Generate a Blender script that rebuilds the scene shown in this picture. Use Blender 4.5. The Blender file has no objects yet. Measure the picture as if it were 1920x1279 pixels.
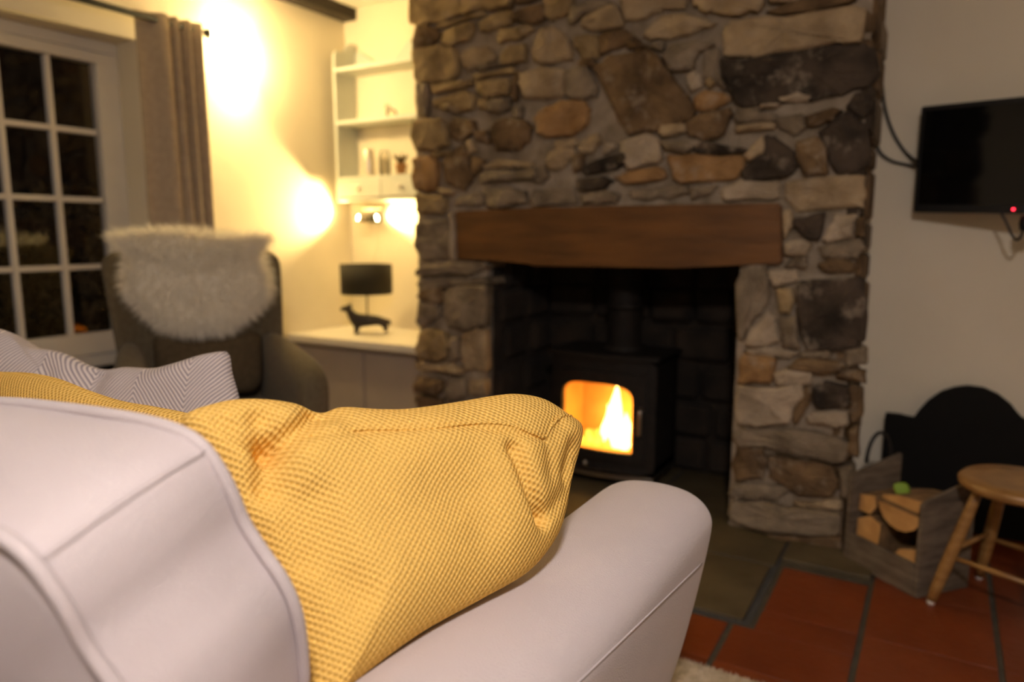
import bpy, bmesh, math, random
from mathutils import Vector, Matrix, noise
R = math.radians
random.seed(7)
scene = bpy.context.scene
C = scene.collection

# ------------------------------------------------------------------ camera
H = 1.15; F = 1353.0; PITCH = R(8.4); YAW = R(30.6)
cam_d = bpy.data.cameras.new('camera'); cam = bpy.data.objects.new('camera', cam_d); C.objects.link(cam)
cam.location = (0, 0, H); cam.rotation_euler = (R(90) - PITCH, 0, YAW)
cam_d.sensor_width = 36; cam_d.lens = F / 1920 * 36; cam_d.clip_start = 0.02
cam_d.dof.use_dof = True; cam_d.dof.focus_distance = 1.06; cam_d.dof.aperture_fstop = 2.2
scene.camera = cam
# ------------------------------------------------------------------ night sky, exposure
w = bpy.data.worlds.new('night'); scene.world = w; w.use_nodes = True
w.node_tree.nodes['Background'].inputs[0].default_value = (0.02, 0.015, 0.010, 1)
w.node_tree.nodes['Background'].inputs[1].default_value = 0.03
scene.view_settings.view_transform = 'Standard'; scene.view_settings.look = 'None'
scene.view_settings.gamma = 1; scene.view_settings.use_curve_mapping = False
scene.view_settings.exposure = 0.85
# lamp strengths (watts) used by the lamp builders below
CEILING_W = 66; SCONCE_W = 135; SPOT_W = 50; FIRE_W = 1.6
WARM = (1.0, 0.70, 0.27); NEUTRAL = (1.0, 0.88, 0.82)

# ------------------------------------------------------------------ pixel -> direction helpers
SP, CP, SY, CY = math.sin(PITCH), math.cos(PITCH), math.sin(YAW), math.cos(YAW)
def ray(u, v):
    x, y = u - 960, v - 639.5
    f = F * CP - y * SP; d = y * CP + F * SP
    return Vector((-SY * f + CY * x, CY * f + SY * x, -d))
EYE = Vector((0, 0, H))
def on_x(u, v, X): r = ray(u, v); return EYE + r * (X / r.x)
def on_y(u, v, Y): r = ray(u, v); return EYE + r * (Y / r.y)
def on_z(u, v, Z): r = ray(u, v); return EYE + r * ((Z - H) / r.z)
def on_plane(u, v, p, n): r = ray(u, v); return EYE + r * ((p - EYE).dot(n) / r.dot(n))

# ------------------------------------------------------------------ materials
def nodes_mat(name):
    m = bpy.data.materials.new(name); m.use_nodes = True
    nt = m.node_tree; b = nt.nodes['Principled BSDF']
    return m, nt, b
def N(nt, t, **kw):
    n = nt.nodes.new(t)
    for k, v in kw.items(): setattr(n, k, v)
    return n
def mat(name, c1, c2=None, rough=0.7, scale=8, bump=0.0, bscale=None, metal=0, detail=4, spec=0.5, lo=0.35, hi=0.65, sheen=0, stretch=None, emit=None, estr=0):
    m, nt, b = nodes_mat(name)
    b.inputs['Roughness'].default_value = rough; b.inputs['Metallic'].default_value = metal
    b.inputs['Specular IOR Level'].default_value = spec
    if sheen: b.inputs['Sheen Weight'].default_value = sheen
    if emit: b.inputs['Emission Color'].default_value = (*emit, 1); b.inputs['Emission Strength'].default_value = estr
    b.inputs['Base Color'].default_value = (*c1, 1)
    tc = N(nt, 'ShaderNodeTexCoord'); mp = N(nt, 'ShaderNodeMapping')
    if stretch: mp.inputs['Scale'].default_value = stretch
    nt.links.new(tc.outputs['Object'], mp.inputs['Vector'])
    if c2:
        nz = N(nt, 'ShaderNodeTexNoise'); nz.inputs['Scale'].default_value = scale; nz.inputs['Detail'].default_value = detail
        nt.links.new(mp.outputs[0], nz.inputs['Vector'])
        cr = N(nt, 'ShaderNodeValToRGB'); cr.color_ramp.elements[0].position = lo; cr.color_ramp.elements[1].position = hi
        cr.color_ramp.elements[0].color = (*c1, 1); cr.color_ramp.elements[1].color = (*c2, 1)
        nt.links.new(nz.outputs['Fac'], cr.inputs['Fac']); nt.links.new(cr.outputs[0], b.inputs['Base Color'])
    if bump:
        bz = N(nt, 'ShaderNodeTexNoise'); bz.inputs['Scale'].default_value = bscale or scale * 3; bz.inputs['Detail'].default_value = 5
        nt.links.new(mp.outputs[0], bz.inputs['Vector'])
        bp = N(nt, 'ShaderNodeBump'); bp.inputs['Strength'].default_value = bump; bp.inputs['Distance'].default_value = 0.01
        nt.links.new(bz.outputs['Fac'], bp.inputs['Height']); nt.links.new(bp.outputs[0], b.inputs['Normal'])
    return m
def emission(name, col, s):
    m = bpy.data.materials.new(name); m.use_nodes = True; nt = m.node_tree; nt.nodes.clear()
    e = N(nt, 'ShaderNodeEmission'); e.inputs[0].default_value = (*col, 1); e.inputs[1].default_value = s
    o = N(nt, 'ShaderNodeOutputMaterial'); nt.links.new(e.outputs[0], o.inputs[0]); return m
def glass(name, tint=(1, 1, 1), ior=1.5, rough=0.0):
    m = bpy.data.materials.new(name); m.use_nodes = True; nt = m.node_tree; nt.nodes.clear()
    t = N(nt, 'ShaderNodeBsdfTransparent'); t.inputs[0].default_value = (*tint, 1)
    g = N(nt, 'ShaderNodeBsdfGlossy'); g.inputs['Roughness'].default_value = rough
    fr = N(nt, 'ShaderNodeFresnel'); fr.inputs[0].default_value = ior
    mx = N(nt, 'ShaderNodeMixShader'); o = N(nt, 'ShaderNodeOutputMaterial')
    nt.links.new(fr.outputs[0], mx.inputs[0]); nt.links.new(t.outputs[0], mx.inputs[1]); nt.links.new(g.outputs[0], mx.inputs[2])
    nt.links.new(mx.outputs[0], o.inputs[0]); return m
def math_n(nt, op, a, b=None):
    n = N(nt, 'ShaderNodeMath', operation=op)
    for i, x in enumerate((a, b)):
        if x is None: continue
        if isinstance(x, (int, float)): n.inputs[i].default_value = x
        else: nt.links.new(x, n.inputs[i])
    return n.outputs[0]
def weave_mat(name, light, dark, px, py, dist=0.003):
    """chunky basket weave: raised rounded threads in offset rows"""
    m, nt, b = nodes_mat(name); b.inputs['Roughness'].default_value = 1.0; b.inputs['Specular IOR Level'].default_value = 0.0
    tc = N(nt, 'ShaderNodeTexCoord'); nz = N(nt, 'ShaderNodeTexNoise'); nz.inputs['Scale'].default_value = 9
    nt.links.new(tc.outputs['Object'], nz.inputs['Vector'])
    wob = N(nt, 'ShaderNodeVectorMath', operation='SCALE'); wob.inputs['Scale'].default_value = 0.012
    nt.links.new(nz.outputs['Color'], wob.inputs[0])
    ad = N(nt, 'ShaderNodeVectorMath', operation='ADD'); nt.links.new(tc.outputs['Object'], ad.inputs[0]); nt.links.new(wob.outputs[0], ad.inputs[1])
    sx = N(nt, 'ShaderNodeSeparateXYZ'); nt.links.new(ad.outputs[0], sx.inputs[0])
    a = math_n(nt, 'SINE', math_n(nt, 'MULTIPLY', sx.outputs[0], math.pi / px))
    c = math_n(nt, 'SINE', math_n(nt, 'MULTIPLY', sx.outputs[1], math.pi / py))
    h = math_n(nt, 'ADD', math_n(nt, 'MULTIPLY', math_n(nt, 'MULTIPLY', a, c), 0.5), 0.5)
    cr = N(nt, 'ShaderNodeValToRGB'); cr.color_ramp.elements[0].color = (*dark, 1); cr.color_ramp.elements[1].color = (*light, 1)  # darker thread gaps: weave pattern, with some shade put into the colour
    cr.color_ramp.elements[0].position = 0.08; cr.color_ramp.elements[1].position = 0.5
    nt.links.new(h, cr.inputs['Fac']); nt.links.new(cr.outputs[0], b.inputs['Base Color'])
    bp = N(nt, 'ShaderNodeBump'); bp.inputs['Strength'].default_value = 0.8; bp.inputs['Distance'].default_value = dist
    nt.links.new(h, bp.inputs['Height']); nt.links.new(bp.outputs[0], b.inputs['Normal'])
    return m
def herringbone_mat(name, light, dark, col, period, slope):
    m, nt, b = nodes_mat(name); b.inputs['Roughness'].default_value = 0.95; b.inputs['Specular IOR Level'].default_value = 0.1
    tc = N(nt, 'ShaderNodeTexCoord'); nz = N(nt, 'ShaderNodeTexNoise'); nz.inputs['Scale'].default_value = 7
    nt.links.new(tc.outputs['Object'], nz.inputs['Vector'])
    wob = N(nt, 'ShaderNodeVectorMath', operation='SCALE'); wob.inputs['Scale'].default_value = 0.02
    nt.links.new(nz.outputs['Color'], wob.inputs[0])
    ad = N(nt, 'ShaderNodeVectorMath', operation='ADD'); nt.links.new(tc.outputs['Object'], ad.inputs[0]); nt.links.new(wob.outputs[0], ad.inputs[1])
    sx = N(nt, 'ShaderNodeSeparateXYZ'); nt.links.new(ad.outputs[0], sx.inputs[0])
    tri = math_n(nt, 'PINGPONG', sx.outputs[0], col)
    v = math_n(nt, 'SUBTRACT', sx.outputs[1], math_n(nt, 'MULTIPLY', tri, slope))
    s = math_n(nt, 'ADD', math_n(nt, 'MULTIPLY', math_n(nt, 'SINE', math_n(nt, 'MULTIPLY', v, 2 * math.pi / period)), 0.5), 0.5)
    cr = N(nt, 'ShaderNodeValToRGB'); cr.color_ramp.elements[0].color = (*dark, 1); cr.color_ramp.elements[1].color = (*light, 1)
    cr.color_ramp.elements[0].position = 0.2; cr.color_ramp.elements[1].position = 0.6
    nt.links.new(s, cr.inputs['Fac']); nt.links.new(cr.outputs[0], b.inputs['Base Color'])
    bp = N(nt, 'ShaderNodeBump'); bp.inputs['Strength'].default_value = 0.7; bp.inputs['Distance'].default_value = 0.002
    nt.links.new(s, bp.inputs['Height']); nt.links.new(bp.outputs[0], b.inputs['Normal'])
    return m

M = {}
M['plaster'] = mat('cream_plaster', (0.76, 0.69, 0.55), (0.80, 0.73, 0.59), 0.85, 3, 0.15, 12)
M['ceil'] = mat('ceiling_paint', (0.78, 0.74, 0.64), None, 0.9)
M['white_wood'] = mat('white_painted_wood', (0.68, 0.64, 0.58), (0.72, 0.68, 0.62), 0.45, 5)
M['cupboard'] = mat('taupe_painted_cupboard', (0.42, 0.36, 0.31), (0.45, 0.385, 0.33), 0.6, 5)
M['shelf'] = mat('pale_painted_shelf', (0.55, 0.57, 0.52), (0.59, 0.61, 0.56), 0.5, 5)
M['beam'] = mat('black_beam', (0.02, 0.014, 0.009), (0.035, 0.024, 0.015), 0.7, 6, 0.5, 20, stretch=(6, 1, 6))
M['lintel'] = mat('lintel_oak', (0.095, 0.036, 0.004), (0.165, 0.066, 0.010), 0.55, 5, 0.35, 14, stretch=(0.6, 4, 4))
M['mortar'] = mat('lime_mortar', (0.20, 0.155, 0.105), (0.38, 0.31, 0.235), 0.95, 9, 0.9, 40)
M['soot'] = mat('sooty_stone', (0.010, 0.007, 0.005), (0.03, 0.02, 0.013), 0.95, 6, 0.8, 18)
def stone(n, a, b, s=8):
    m = mat('stone_' + n, a, b, 0.9, s, 1.0, 34, detail=9, lo=0.36, hi=0.62, spec=0.25)
    nt = m.node_tree; bs = nt.nodes['Principled BSDF']; src = bs.inputs['Base Color'].links[0].from_socket
    tc = N(nt, 'ShaderNodeTexCoord'); nz = N(nt, 'ShaderNodeTexNoise'); nz.inputs['Scale'].default_value = 11; nz.inputs['Detail'].default_value = 8; nz.inputs['Roughness'].default_value = 0.7
    nt.links.new(tc.outputs['Object'], nz.inputs['Vector'])
    cr = N(nt, 'ShaderNodeValToRGB'); cr.color_ramp.elements[0].position = 0.54; cr.color_ramp.elements[1].position = 0.68
    cr.color_ramp.elements[0].color = (0, 0, 0, 1); cr.color_ramp.elements[1].color = (0.55, 0.55, 0.55, 1); nt.links.new(nz.outputs['Fac'], cr.inputs['Fac'])
    mx = N(nt, 'ShaderNodeMix', data_type='RGBA'); nt.links.new(cr.outputs[0], mx.inputs[0]); nt.links.new(src, mx.inputs[6]); mx.inputs[7].default_value = (0.40, 0.33, 0.25, 1)
    nt.links.new(mx.outputs[2], bs.inputs['Base Color']); return m
STONE = {
 'O': stone('ochre', (0.21, 0.145, 0.07), (0.38, 0.275, 0.145)),
 'T': stone('tan', (0.27, 0.195, 0.115), (0.44, 0.335, 0.21)),
 'B': stone('brown', (0.085, 0.053, 0.027), (0.21, 0.135, 0.07)),
 'D': stone('dark', (0.025, 0.019, 0.014), (0.08, 0.058, 0.042)),
 'G': stone('grey', (0.13, 0.10, 0.067), (0.28, 0.22, 0.155)),
 'P': stone('pale', (0.32, 0.255, 0.18), (0.48, 0.39, 0.29)),
 'R': stone('rust', (0.22, 0.12, 0.045), (0.37, 0.22, 0.10)),
}
M['slate'] = mat('hearth_slate', (0.055, 0.042, 0.02), (0.095, 0.073, 0.037), 0.6, 5, 0.4, 16)
M['slate_edge'] = mat('hearth_grout', (0.035, 0.036, 0.038), (0.05, 0.05, 0.052), 0.8, 12)
M['grout'] = mat('floor_grout', (0.04, 0.034, 0.022), (0.06, 0.05, 0.033), 0.9, 20, 0.4, 60)
M['iron'] = mat('stove_iron', (0.009, 0.0065, 0.005), (0.015, 0.011, 0.0085), 0.65, 30, 0.15, 90, spec=0.3)
M['black'] = mat('matt_black', (0.008, 0.008, 0.008), None, 0.5)
M['screen'] = mat('tv_screen', (0.003, 0.003, 0.003), None, 0.12)
M['fireback'] = mat('blackened_iron', (0.005, 0.0045, 0.004), None, 0.75, spec=0.2)
M['cable'] = mat('black_cable', (0.015, 0.013, 0.012), None, 0.5)
M['brass'] = mat('bright_steel', (0.45, 0.42, 0.38), None, 0.3, metal=1)
M['sofa'] = mat('lilac_grey_velvet', (0.57, 0.51, 0.525), (0.62, 0.56, 0.58), 0.9, 3, 0.25, 420, sheen=0.15, spec=0.2)
M['chair'] = mat('taupe_wool', (0.115, 0.092, 0.058), (0.15, 0.122, 0.078), 0.95, 60, 0.3, 300, sheen=0.1, spec=0.15)
M['chairdark'] = mat('brown_wool', (0.085, 0.062, 0.036), (0.11, 0.083, 0.05), 0.95, 60, 0.3, 300, spec=0.15)
M['curtain'] = mat('grey_curtain', (0.37, 0.30, 0.245), (0.42, 0.345, 0.28), 0.95, 40, 0.1, 200, spec=0.1)
M['fleece'] = mat('cream_fleece', (0.90, 0.85, 0.75), (0.95, 0.91, 0.82), 0.9, 20, spec=0.1)
M['rug'] = mat('cream_rug', (0.42, 0.35, 0.25), (0.58, 0.50, 0.39), 0.95, 40, spec=0.1)
M['wood_box'] = mat('weathered_grey_wood', (0.085, 0.063, 0.044), (0.17, 0.13, 0.092), 0.85, 9, 0.5, 30, stretch=(1, 1, 5))
M['stool'] = mat('golden_brown_wood', (0.24, 0.12, 0.034), (0.34, 0.185, 0.06), 0.4, 8, stretch=(2, 2, 8))
M['log_end'] = mat('log_cut_wood', (0.46, 0.24, 0.078), (0.60, 0.34, 0.125), 0.8, 14, 0.3, 40)
M['bark'] = mat('log_bark', (0.12, 0.07, 0.03), (0.26, 0.15, 0.06), 0.9, 16, 0.8, 40)
M['green'] = mat('green_leaf', (0.22, 0.36, 0.03), None, 0.6)
M['yellow'] = weave_mat('yellow_weave', (0.88, 0.57, 0.16), (0.72, 0.41, 0.085), 0.0044, 0.0040)
M['herring'] = herringbone_mat('herringbone_wool', (0.74, 0.67, 0.65), (0.35, 0.31, 0.345), 0.105, 0.0108, 1.3)
M['bronze'] = mat('dark_bronze', (0.012, 0.007, 0.004), (0.022, 0.013, 0.006), 0.5, 20)
M['shade'] = mat('black_lamp_shade', (0.02, 0.017, 0.010), None, 0.8)
M['ceramic'] = mat('white_ceramic', (0.8, 0.76, 0.66), None, 0.4)
M['silver'] = mat('pale_silver_tin', (0.75, 0.70, 0.60), None, 0.3, metal=0.6)
M['clay'] = mat('terracotta_pot', (0.42, 0.20, 0.07), None, 0.7)
M['white_felt'] = mat('white_felt', (0.75, 0.72, 0.68), None, 0.9)
M['leaf'] = mat('garden_leaf', (0.09, 0.06, 0.02), (0.16, 0.10, 0.03), 0.7, 8)
M['soil'] = mat('garden_soil', (0.03, 0.024, 0.016), None, 0.95)
M['glass'] = glass('window_glass'); M['clear'] = glass('clear_glass', (0.97, 0.96, 0.92))
M['stove_glass'] = glass('stove_glass', (1.0, 0.86, 0.62))
M['firebrick'] = mat('hot_firebrick', (0.62, 0.36, 0.14), (0.72, 0.44, 0.18), 0.9, 8)
M['bulb'] = emission('warm_bulb', (1.0, 0.72, 0.32), 60)
M['led'] = emission('red_led', (1.0, 0.02, 0.04), 5)
M['flame'] = emission('flame_hot', (1.0, 0.62, 0.16), 9)
M['flame2'] = emission('flame_orange', (1.0, 0.34, 0.04), 3.2)
M['ember'] = emission('ember_glow', (1.0, 0.28, 0.03), 2.2)
def opal_glass(name, col, e, clear):
    m = bpy.data.materials.new(name); m.use_nodes = True; nt = m.node_tree; nt.nodes.clear()
    a = N(nt, 'ShaderNodeEmission'); a.inputs[0].default_value = (*col, 1); a.inputs[1].default_value = e
    t = N(nt, 'ShaderNodeBsdfTransparent'); mx = N(nt, 'ShaderNodeMixShader'); mx.inputs[0].default_value = clear; o = N(nt, 'ShaderNodeOutputMaterial')
    nt.links.new(a.outputs[0], mx.inputs[1]); nt.links.new(t.outputs[0], mx.inputs[2]); nt.links.new(mx.outputs[0], o.inputs[0]); return m
M['sconce'] = opal_glass('opal_glass_shade', (1.0, 0.74, 0.34), 60.0, 0.86)
def fleece_mat(name, c):
    m = bpy.data.materials.new(name); m.use_nodes = True; nt = m.node_tree; nt.nodes.clear()
    a = N(nt, 'ShaderNodeBsdfDiffuse'); a.inputs[0].default_value = (*c, 1); t = N(nt, 'ShaderNodeBsdfTranslucent'); t.inputs[0].default_value = (*c, 1)
    mx = N(nt, 'ShaderNodeMixShader'); mx.inputs[0].default_value = 0.4; o = N(nt, 'ShaderNodeOutputMaterial')
    nt.links.new(a.outputs[0], mx.inputs[1]); nt.links.new(t.outputs[0], mx.inputs[2]); nt.links.new(mx.outputs[0], o.inputs[0]); return m
M['wool'] = fleece_mat('wool_strands', (0.97, 0.93, 0.85))

# ------------------------------------------------------------------ object helpers
def tag(o, label=None, cat=None, group=None, kind=None):
    if label: o['label'] = label
    if cat: o['category'] = cat
    if group: o['group'] = group
    if kind: o['kind'] = kind
    return o
def empty(name, loc=(0, 0, 0), rz=0, label=None, cat=None, group=None):
    o = bpy.data.objects.new(name, None); C.objects.link(o); o.empty_display_size = 0.05
    o.location = loc; o.rotation_euler = (0, 0, rz); return tag(o, label, cat, group)
def link(name, me, m, parent=None, smooth=False):
    if m: me.materials.append(m)
    if smooth:
        for p in me.polygons: p.use_smooth = True
    o = bpy.data.objects.new(name, me); C.objects.link(o)
    if parent: o.parent = parent
    return o
def pyobj(name, v, f, m, parent=None, smooth=False):
    me = bpy.data.meshes.new(name); me.from_pydata([tuple(x) for x in v], [], f); me.update()
    return link(name, me, m, parent, smooth)
def bmobj(name, bm, m, parent=None, smooth=False):
    bmesh.ops.recalc_face_normals(bm, faces=bm.faces)
    me = bpy.data.meshes.new(name); bm.to_mesh(me); bm.free(); return link(name, me, m, parent, smooth)
def add_box(bm, x0, x1, y0, y1, z0, z1, bev=0.0, seg=2):
    vs = [bm.verts.new((x, y, z)) for x in (x0, x1) for y in (y0, y1) for z in (z0, z1)]
    fs = [bm.faces.new([vs[i] for i in q]) for q in ((0,1,3,2),(4,6,7,5),(0,4,5,1),(2,3,7,6),(0,2,6,4),(1,5,7,3))]
    if bev:
        es = list({e for f in fs for e in f.edges})
        bmesh.ops.bevel(bm, geom=es, offset=bev, segments=seg, affect='EDGES', profile=0.6)
def box(name, x0, x1, y0, y1, z0, z1, m, parent=None, bev=0.0, seg=2, smooth=False):
    bm = bmesh.new(); add_box(bm, x0, x1, y0, y1, z0, z1, bev, seg); return bmobj(name, bm, m, parent, smooth)
def boxes(name, lst, m, parent=None, bev=0.0):
    bm = bmesh.new()
    for b in lst: add_box(bm, *b, bev)
    return bmobj(name, bm, m, parent)
def struct(o): o['kind'] = 'structure'; return o
def catmull(pts, k=6, closed=False):
    n = len(pts); out = []
    P = lambda i: pts[i % n] if closed else pts[max(0, min(n - 1, i))]
    for i in range(n if closed else n - 1):
        a, b, c, d = P(i - 1), P(i), P(i + 1), P(i + 2)
        for j in range(k):
            t = j / k
            out.append(0.5 * ((2 * b) + (c - a) * t + (2 * a - 5 * b + 4 * c - d) * t * t + (3 * b - a - 3 * c + d) * t ** 3))
    if not closed: out.append(pts[-1])
    return out
def tube_bm(bm, pts, r, seg=8, closed=False, cap=True):
    pts = [Vector(p) for p in pts]; n = len(pts); rings = []
    rad = r if callable(r) else (lambda t: r)
    up = Vector((0.13, 0.21, 0.97)).normalized()
    for i, p in enumerate(pts):
        a = pts[(i - 1) % n] if closed or i > 0 else p; b = pts[(i + 1) % n] if closed or i < n - 1 else p
        t = (b - a).normalized()
        if abs(t.dot(up)) > 0.95: up = Vector((1, 0.1, 0.05)).normalized()
        x = t.cross(up).normalized(); y = t.cross(x).normalized(); rr = rad(i / max(1, n - 1))
        rings.append([bm.verts.new(p + x * rr * math.cos(2 * math.pi * k / seg) + y * rr * math.sin(2 * math.pi * k / seg)) for k in range(seg)])
        up = -y if (-y).dot(up) > 0 else y
    for i in range(n if closed else n - 1):
        a, b = rings[i], rings[(i + 1) % n]
        for k in range(seg): bm.faces.new((a[k], a[(k + 1) % seg], b[(k + 1) % seg], b[k]))
    if cap and not closed: bm.faces.new(rings[0][::-1]); bm.faces.new(rings[-1])
def tube(name, pts, r, m, parent=None, seg=8, closed=False):
    bm = bmesh.new(); tube_bm(bm, pts, r, seg, closed); return bmobj(name, bm, m, parent, True)
def lathe(name, prof, m, parent=None, seg=24, loc=(0, 0, 0), arc=2 * math.pi, start=0, smooth=True):
    full = abs(arc - 2 * math.pi) < 1e-6; n = seg if full else seg + 1
    v = []; f = []
    for r, z in prof:
        for k in range(n):
            a = start + arc * k / seg; v.append((loc[0] + r * math.cos(a), loc[1] + r * math.sin(a), loc[2] + z))
    for i in range(len(prof) - 1):
        for k in range(seg):
            k2 = (k + 1) % n; f.append((i * n + k, i * n + k2, (i + 1) * n + k2, (i + 1) * n + k))
    bm = bmesh.new(); me = bpy.data.meshes.new('t'); me.from_pydata(v, [], f); bm.from_mesh(me); bpy.data.meshes.remove(me)
    bmesh.ops.remove_doubles(bm, verts=bm.verts, dist=1e-5)
    return bmobj(name, bm, m, parent, smooth)
def prism(name, pts2, axis_pt, m, parent=None, bev=0.0):
    """pts2: list of Vectors (front outline); axis_pt: extrusion vector"""
    bm = bmesh.new(); a = [bm.verts.new(p) for p in pts2]; b = [bm.verts.new(p + axis_pt) for p in pts2]
    bm.faces.new(a); bm.faces.new(b[::-1]); n = len(a)
    for i in range(n): bm.faces.new((a[i], a[(i + 1) % n], b[(i + 1) % n], b[i]))
    if bev: bmesh.ops.bevel(bm, geom=list(bm.edges), offset=bev, segments=2, affect='EDGES')
    return bmobj(name, bm, m, parent)
def light_point(name, loc, W, col, size, parent=None):
    d = bpy.data.lights.new(name, 'POINT'); d.energy = W; d.color = col; d.shadow_soft_size = size
    o = bpy.data.objects.new(name, d); C.objects.link(o); o.location = loc
    if parent: o.parent = parent
    return o

# ------------------------------------------------------------------ room shell
WX = -3.258; AY = 3.488; TY = 3.29; CF = 2.775; CEIL = 2.50; RX = 2.3; RY = -2.7; WT = 0.26
CL, CR = -2.185, -0.245          # chimney breast, left and right faces
OL, OR = -1.775, -0.655          # fireplace opening
LT = 1.04                        # underside of the lintel
floor = struct(box('floor', WX - WT, RX + 0.1, RY - 0.1, AY + 0.1, -0.08, -0.004, M['grout']))
struct(box('ceiling', WX - WT, RX + 0.1, RY - 0.1, AY + 0.1, CEIL, CEIL + 0.08, M['ceil']))
WY0, WY1, WZ0, WZ1 = 0.56, 2.115, 0.53, 2.035     # window opening
struct(boxes('wall_left', [(WX - WT, WX, RY - 0.1, WY0, -0.004, CEIL), (WX - WT, WX, WY1, AY + 0.1, -0.004, CEIL),
    (WX - WT, WX, WY0, WY1, -0.004, WZ0), (WX - WT, WX, WY0, WY1, WZ1, CEIL)], M['plaster']))
struct(box('wall_back', WX, CL + 0.3, AY, AY + 0.1, -0.004, CEIL, M['plaster']))
struct(box('wall_television', CR - 0.05, RX, TY, TY + 0.3, -0.004, CEIL, M['plaster']))
struct(box('wall_right', RX, RX + 0.1, RY, AY, -0.004, CEIL, M['plaster']))
struct(box('wall_rear', WX, RX, RY - 0.1, RY, -0.004, CEIL, M['plaster']))
bmx = box('trim_1', WX, WX + 0.10, RY, AY, 2.435, CEIL, M['beam']); struct(bmx)
# floor tiles
tp = 0.34
def tile_mesh(x0, x1, y0, y1, name='tile'):
    bm = bmesh.new(); add_box(bm, x0, x1, y0, y1, -0.02, 0.0, 0.0008, 1)
    bmesh.ops.recalc_face_normals(bm, faces=bm.faces); me = bpy.data.meshes.new(name); bm.to_mesh(me); bm.free(); return me
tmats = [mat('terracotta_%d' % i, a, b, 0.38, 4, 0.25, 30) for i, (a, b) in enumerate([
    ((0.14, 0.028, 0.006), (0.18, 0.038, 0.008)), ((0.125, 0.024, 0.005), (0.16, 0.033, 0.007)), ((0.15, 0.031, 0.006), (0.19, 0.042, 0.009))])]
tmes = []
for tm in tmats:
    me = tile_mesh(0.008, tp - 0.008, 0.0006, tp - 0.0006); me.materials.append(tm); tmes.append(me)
HX0, HX1, HY0, HY1 = -1.95, -0.41, 2.075, 2.56
for i in range(-8, 8):
    for j in range(-6, 4):
        x = -0.12 + i * tp; y = 2.19 + j * tp
        if x < WX - 0.3 or y < 0.1 or y + tp > 3.3 or x + tp > RX: continue
        if y >= HY1 - 0.04 and x > -3 and x < -0.15: continue
        x0, x1, y0, y1 = x, x + tp, y, y + tp
        if x0 < HX1 and x1 > HX0 and y1 > HY0 - 0.01:
            if x1 > HX1 + 0.05 and y1 <= HY1 + 0.01 and y0 >= HY0:            # cut along the hearth side
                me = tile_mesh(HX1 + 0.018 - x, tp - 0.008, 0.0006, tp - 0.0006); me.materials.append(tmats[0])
            elif x1 > HX1 + 0.05 and y0 < HY0:
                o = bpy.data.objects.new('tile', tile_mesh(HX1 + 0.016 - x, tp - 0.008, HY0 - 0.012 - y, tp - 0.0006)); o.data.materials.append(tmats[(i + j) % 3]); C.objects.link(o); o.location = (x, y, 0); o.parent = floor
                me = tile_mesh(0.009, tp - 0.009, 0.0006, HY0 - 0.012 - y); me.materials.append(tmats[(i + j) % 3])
            elif y0 < HY0 - 0.05:
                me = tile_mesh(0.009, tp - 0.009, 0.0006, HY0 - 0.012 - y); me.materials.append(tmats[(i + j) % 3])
            else: continue
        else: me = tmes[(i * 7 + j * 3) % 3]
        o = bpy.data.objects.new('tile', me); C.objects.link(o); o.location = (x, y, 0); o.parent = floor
# hearth of stone slabs
hearth = struct(box('floor_hearth', HX0, HX1, HY0, 3.4, -0.02, -0.001, M['slate_edge']))
for (a, b, c, d) in [(-1.94, -1.42, HY0 + 0.012, 2.54), (-1.405, -0.93, HY0 + 0.012, 2.54), (-0.915, HX1 - 0.022, HY0 + 0.02, 2.50),
                     (-1.94, -1.50, 2.555, 3.38), (-1.485, -1.02, 2.555, 3.38), (-1.005, HX1 - 0.012, 2.515, 3.38)]:
    o = box('slab', a, b, c, d, -0.01, 0.008, M['slate'], hearth, 0.006)
box('slab', HX1 + 0.002, -0.125, 2.575, 2.80, -0.02, 0.014, M['slate'], hearth, 0.006)

# ------------------------------------------------------------------ chimney breast with individually laid stones
chim = struct(boxes('wall_chimney', [(CL + 0.03, OL - 0.02, CF + 0.03, AY, -0.004, CEIL), (OR + 0.02, CR - 0.03, CF + 0.03, TY + 0.05, -0.004, CEIL),
    (OL - 0.02, OR + 0.02, CF + 0.03, 3.42, LT + 0.2, CEIL), (OL - 0.02, OR + 0.02, CF + 0.35, 3.42, LT + 0.0, LT + 0.2)], M['mortar']))
def rough_grid(name, x0, x1, z0, z1, y, m, parent, step=0.035, amp=0.012, hole=None):
    nx = max(1, round((x1 - x0) / step)); nz = max(1, round((z1 - z0) / step)); v = []; f = []
    for j in range(nz + 1):
        for i in range(nx + 1):
            x = x0 + (x1 - x0) * i / nx; z = z0 + (z1 - z0) * j / nz
            d = noise.noise(Vector((x * 9, 3.1, z * 9))) * amp + noise.noise(Vector((x * 27, 8.1, z * 27))) * amp * 0.5
            v.append((x, y + d, z))
    for j in range(nz):
        for i in range(nx):
            a = j * (nx + 1) + i
            f.append((a, a + 1, a + nx + 2, a + nx + 1))
    return pyobj(name, v, f, m, parent, True)
for a, b, c, d in [(CL + 0.012, OL - 0.005, 0, CEIL), (OR + 0.005, CR - 0.012, 0, CEIL), (OL - 0.005, OR + 0.005, LT + 0.225, CEIL)]:
    rough_grid('mortar_face', a, b, c, d, CF + 0.012, M['mortar'], chim)
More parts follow.
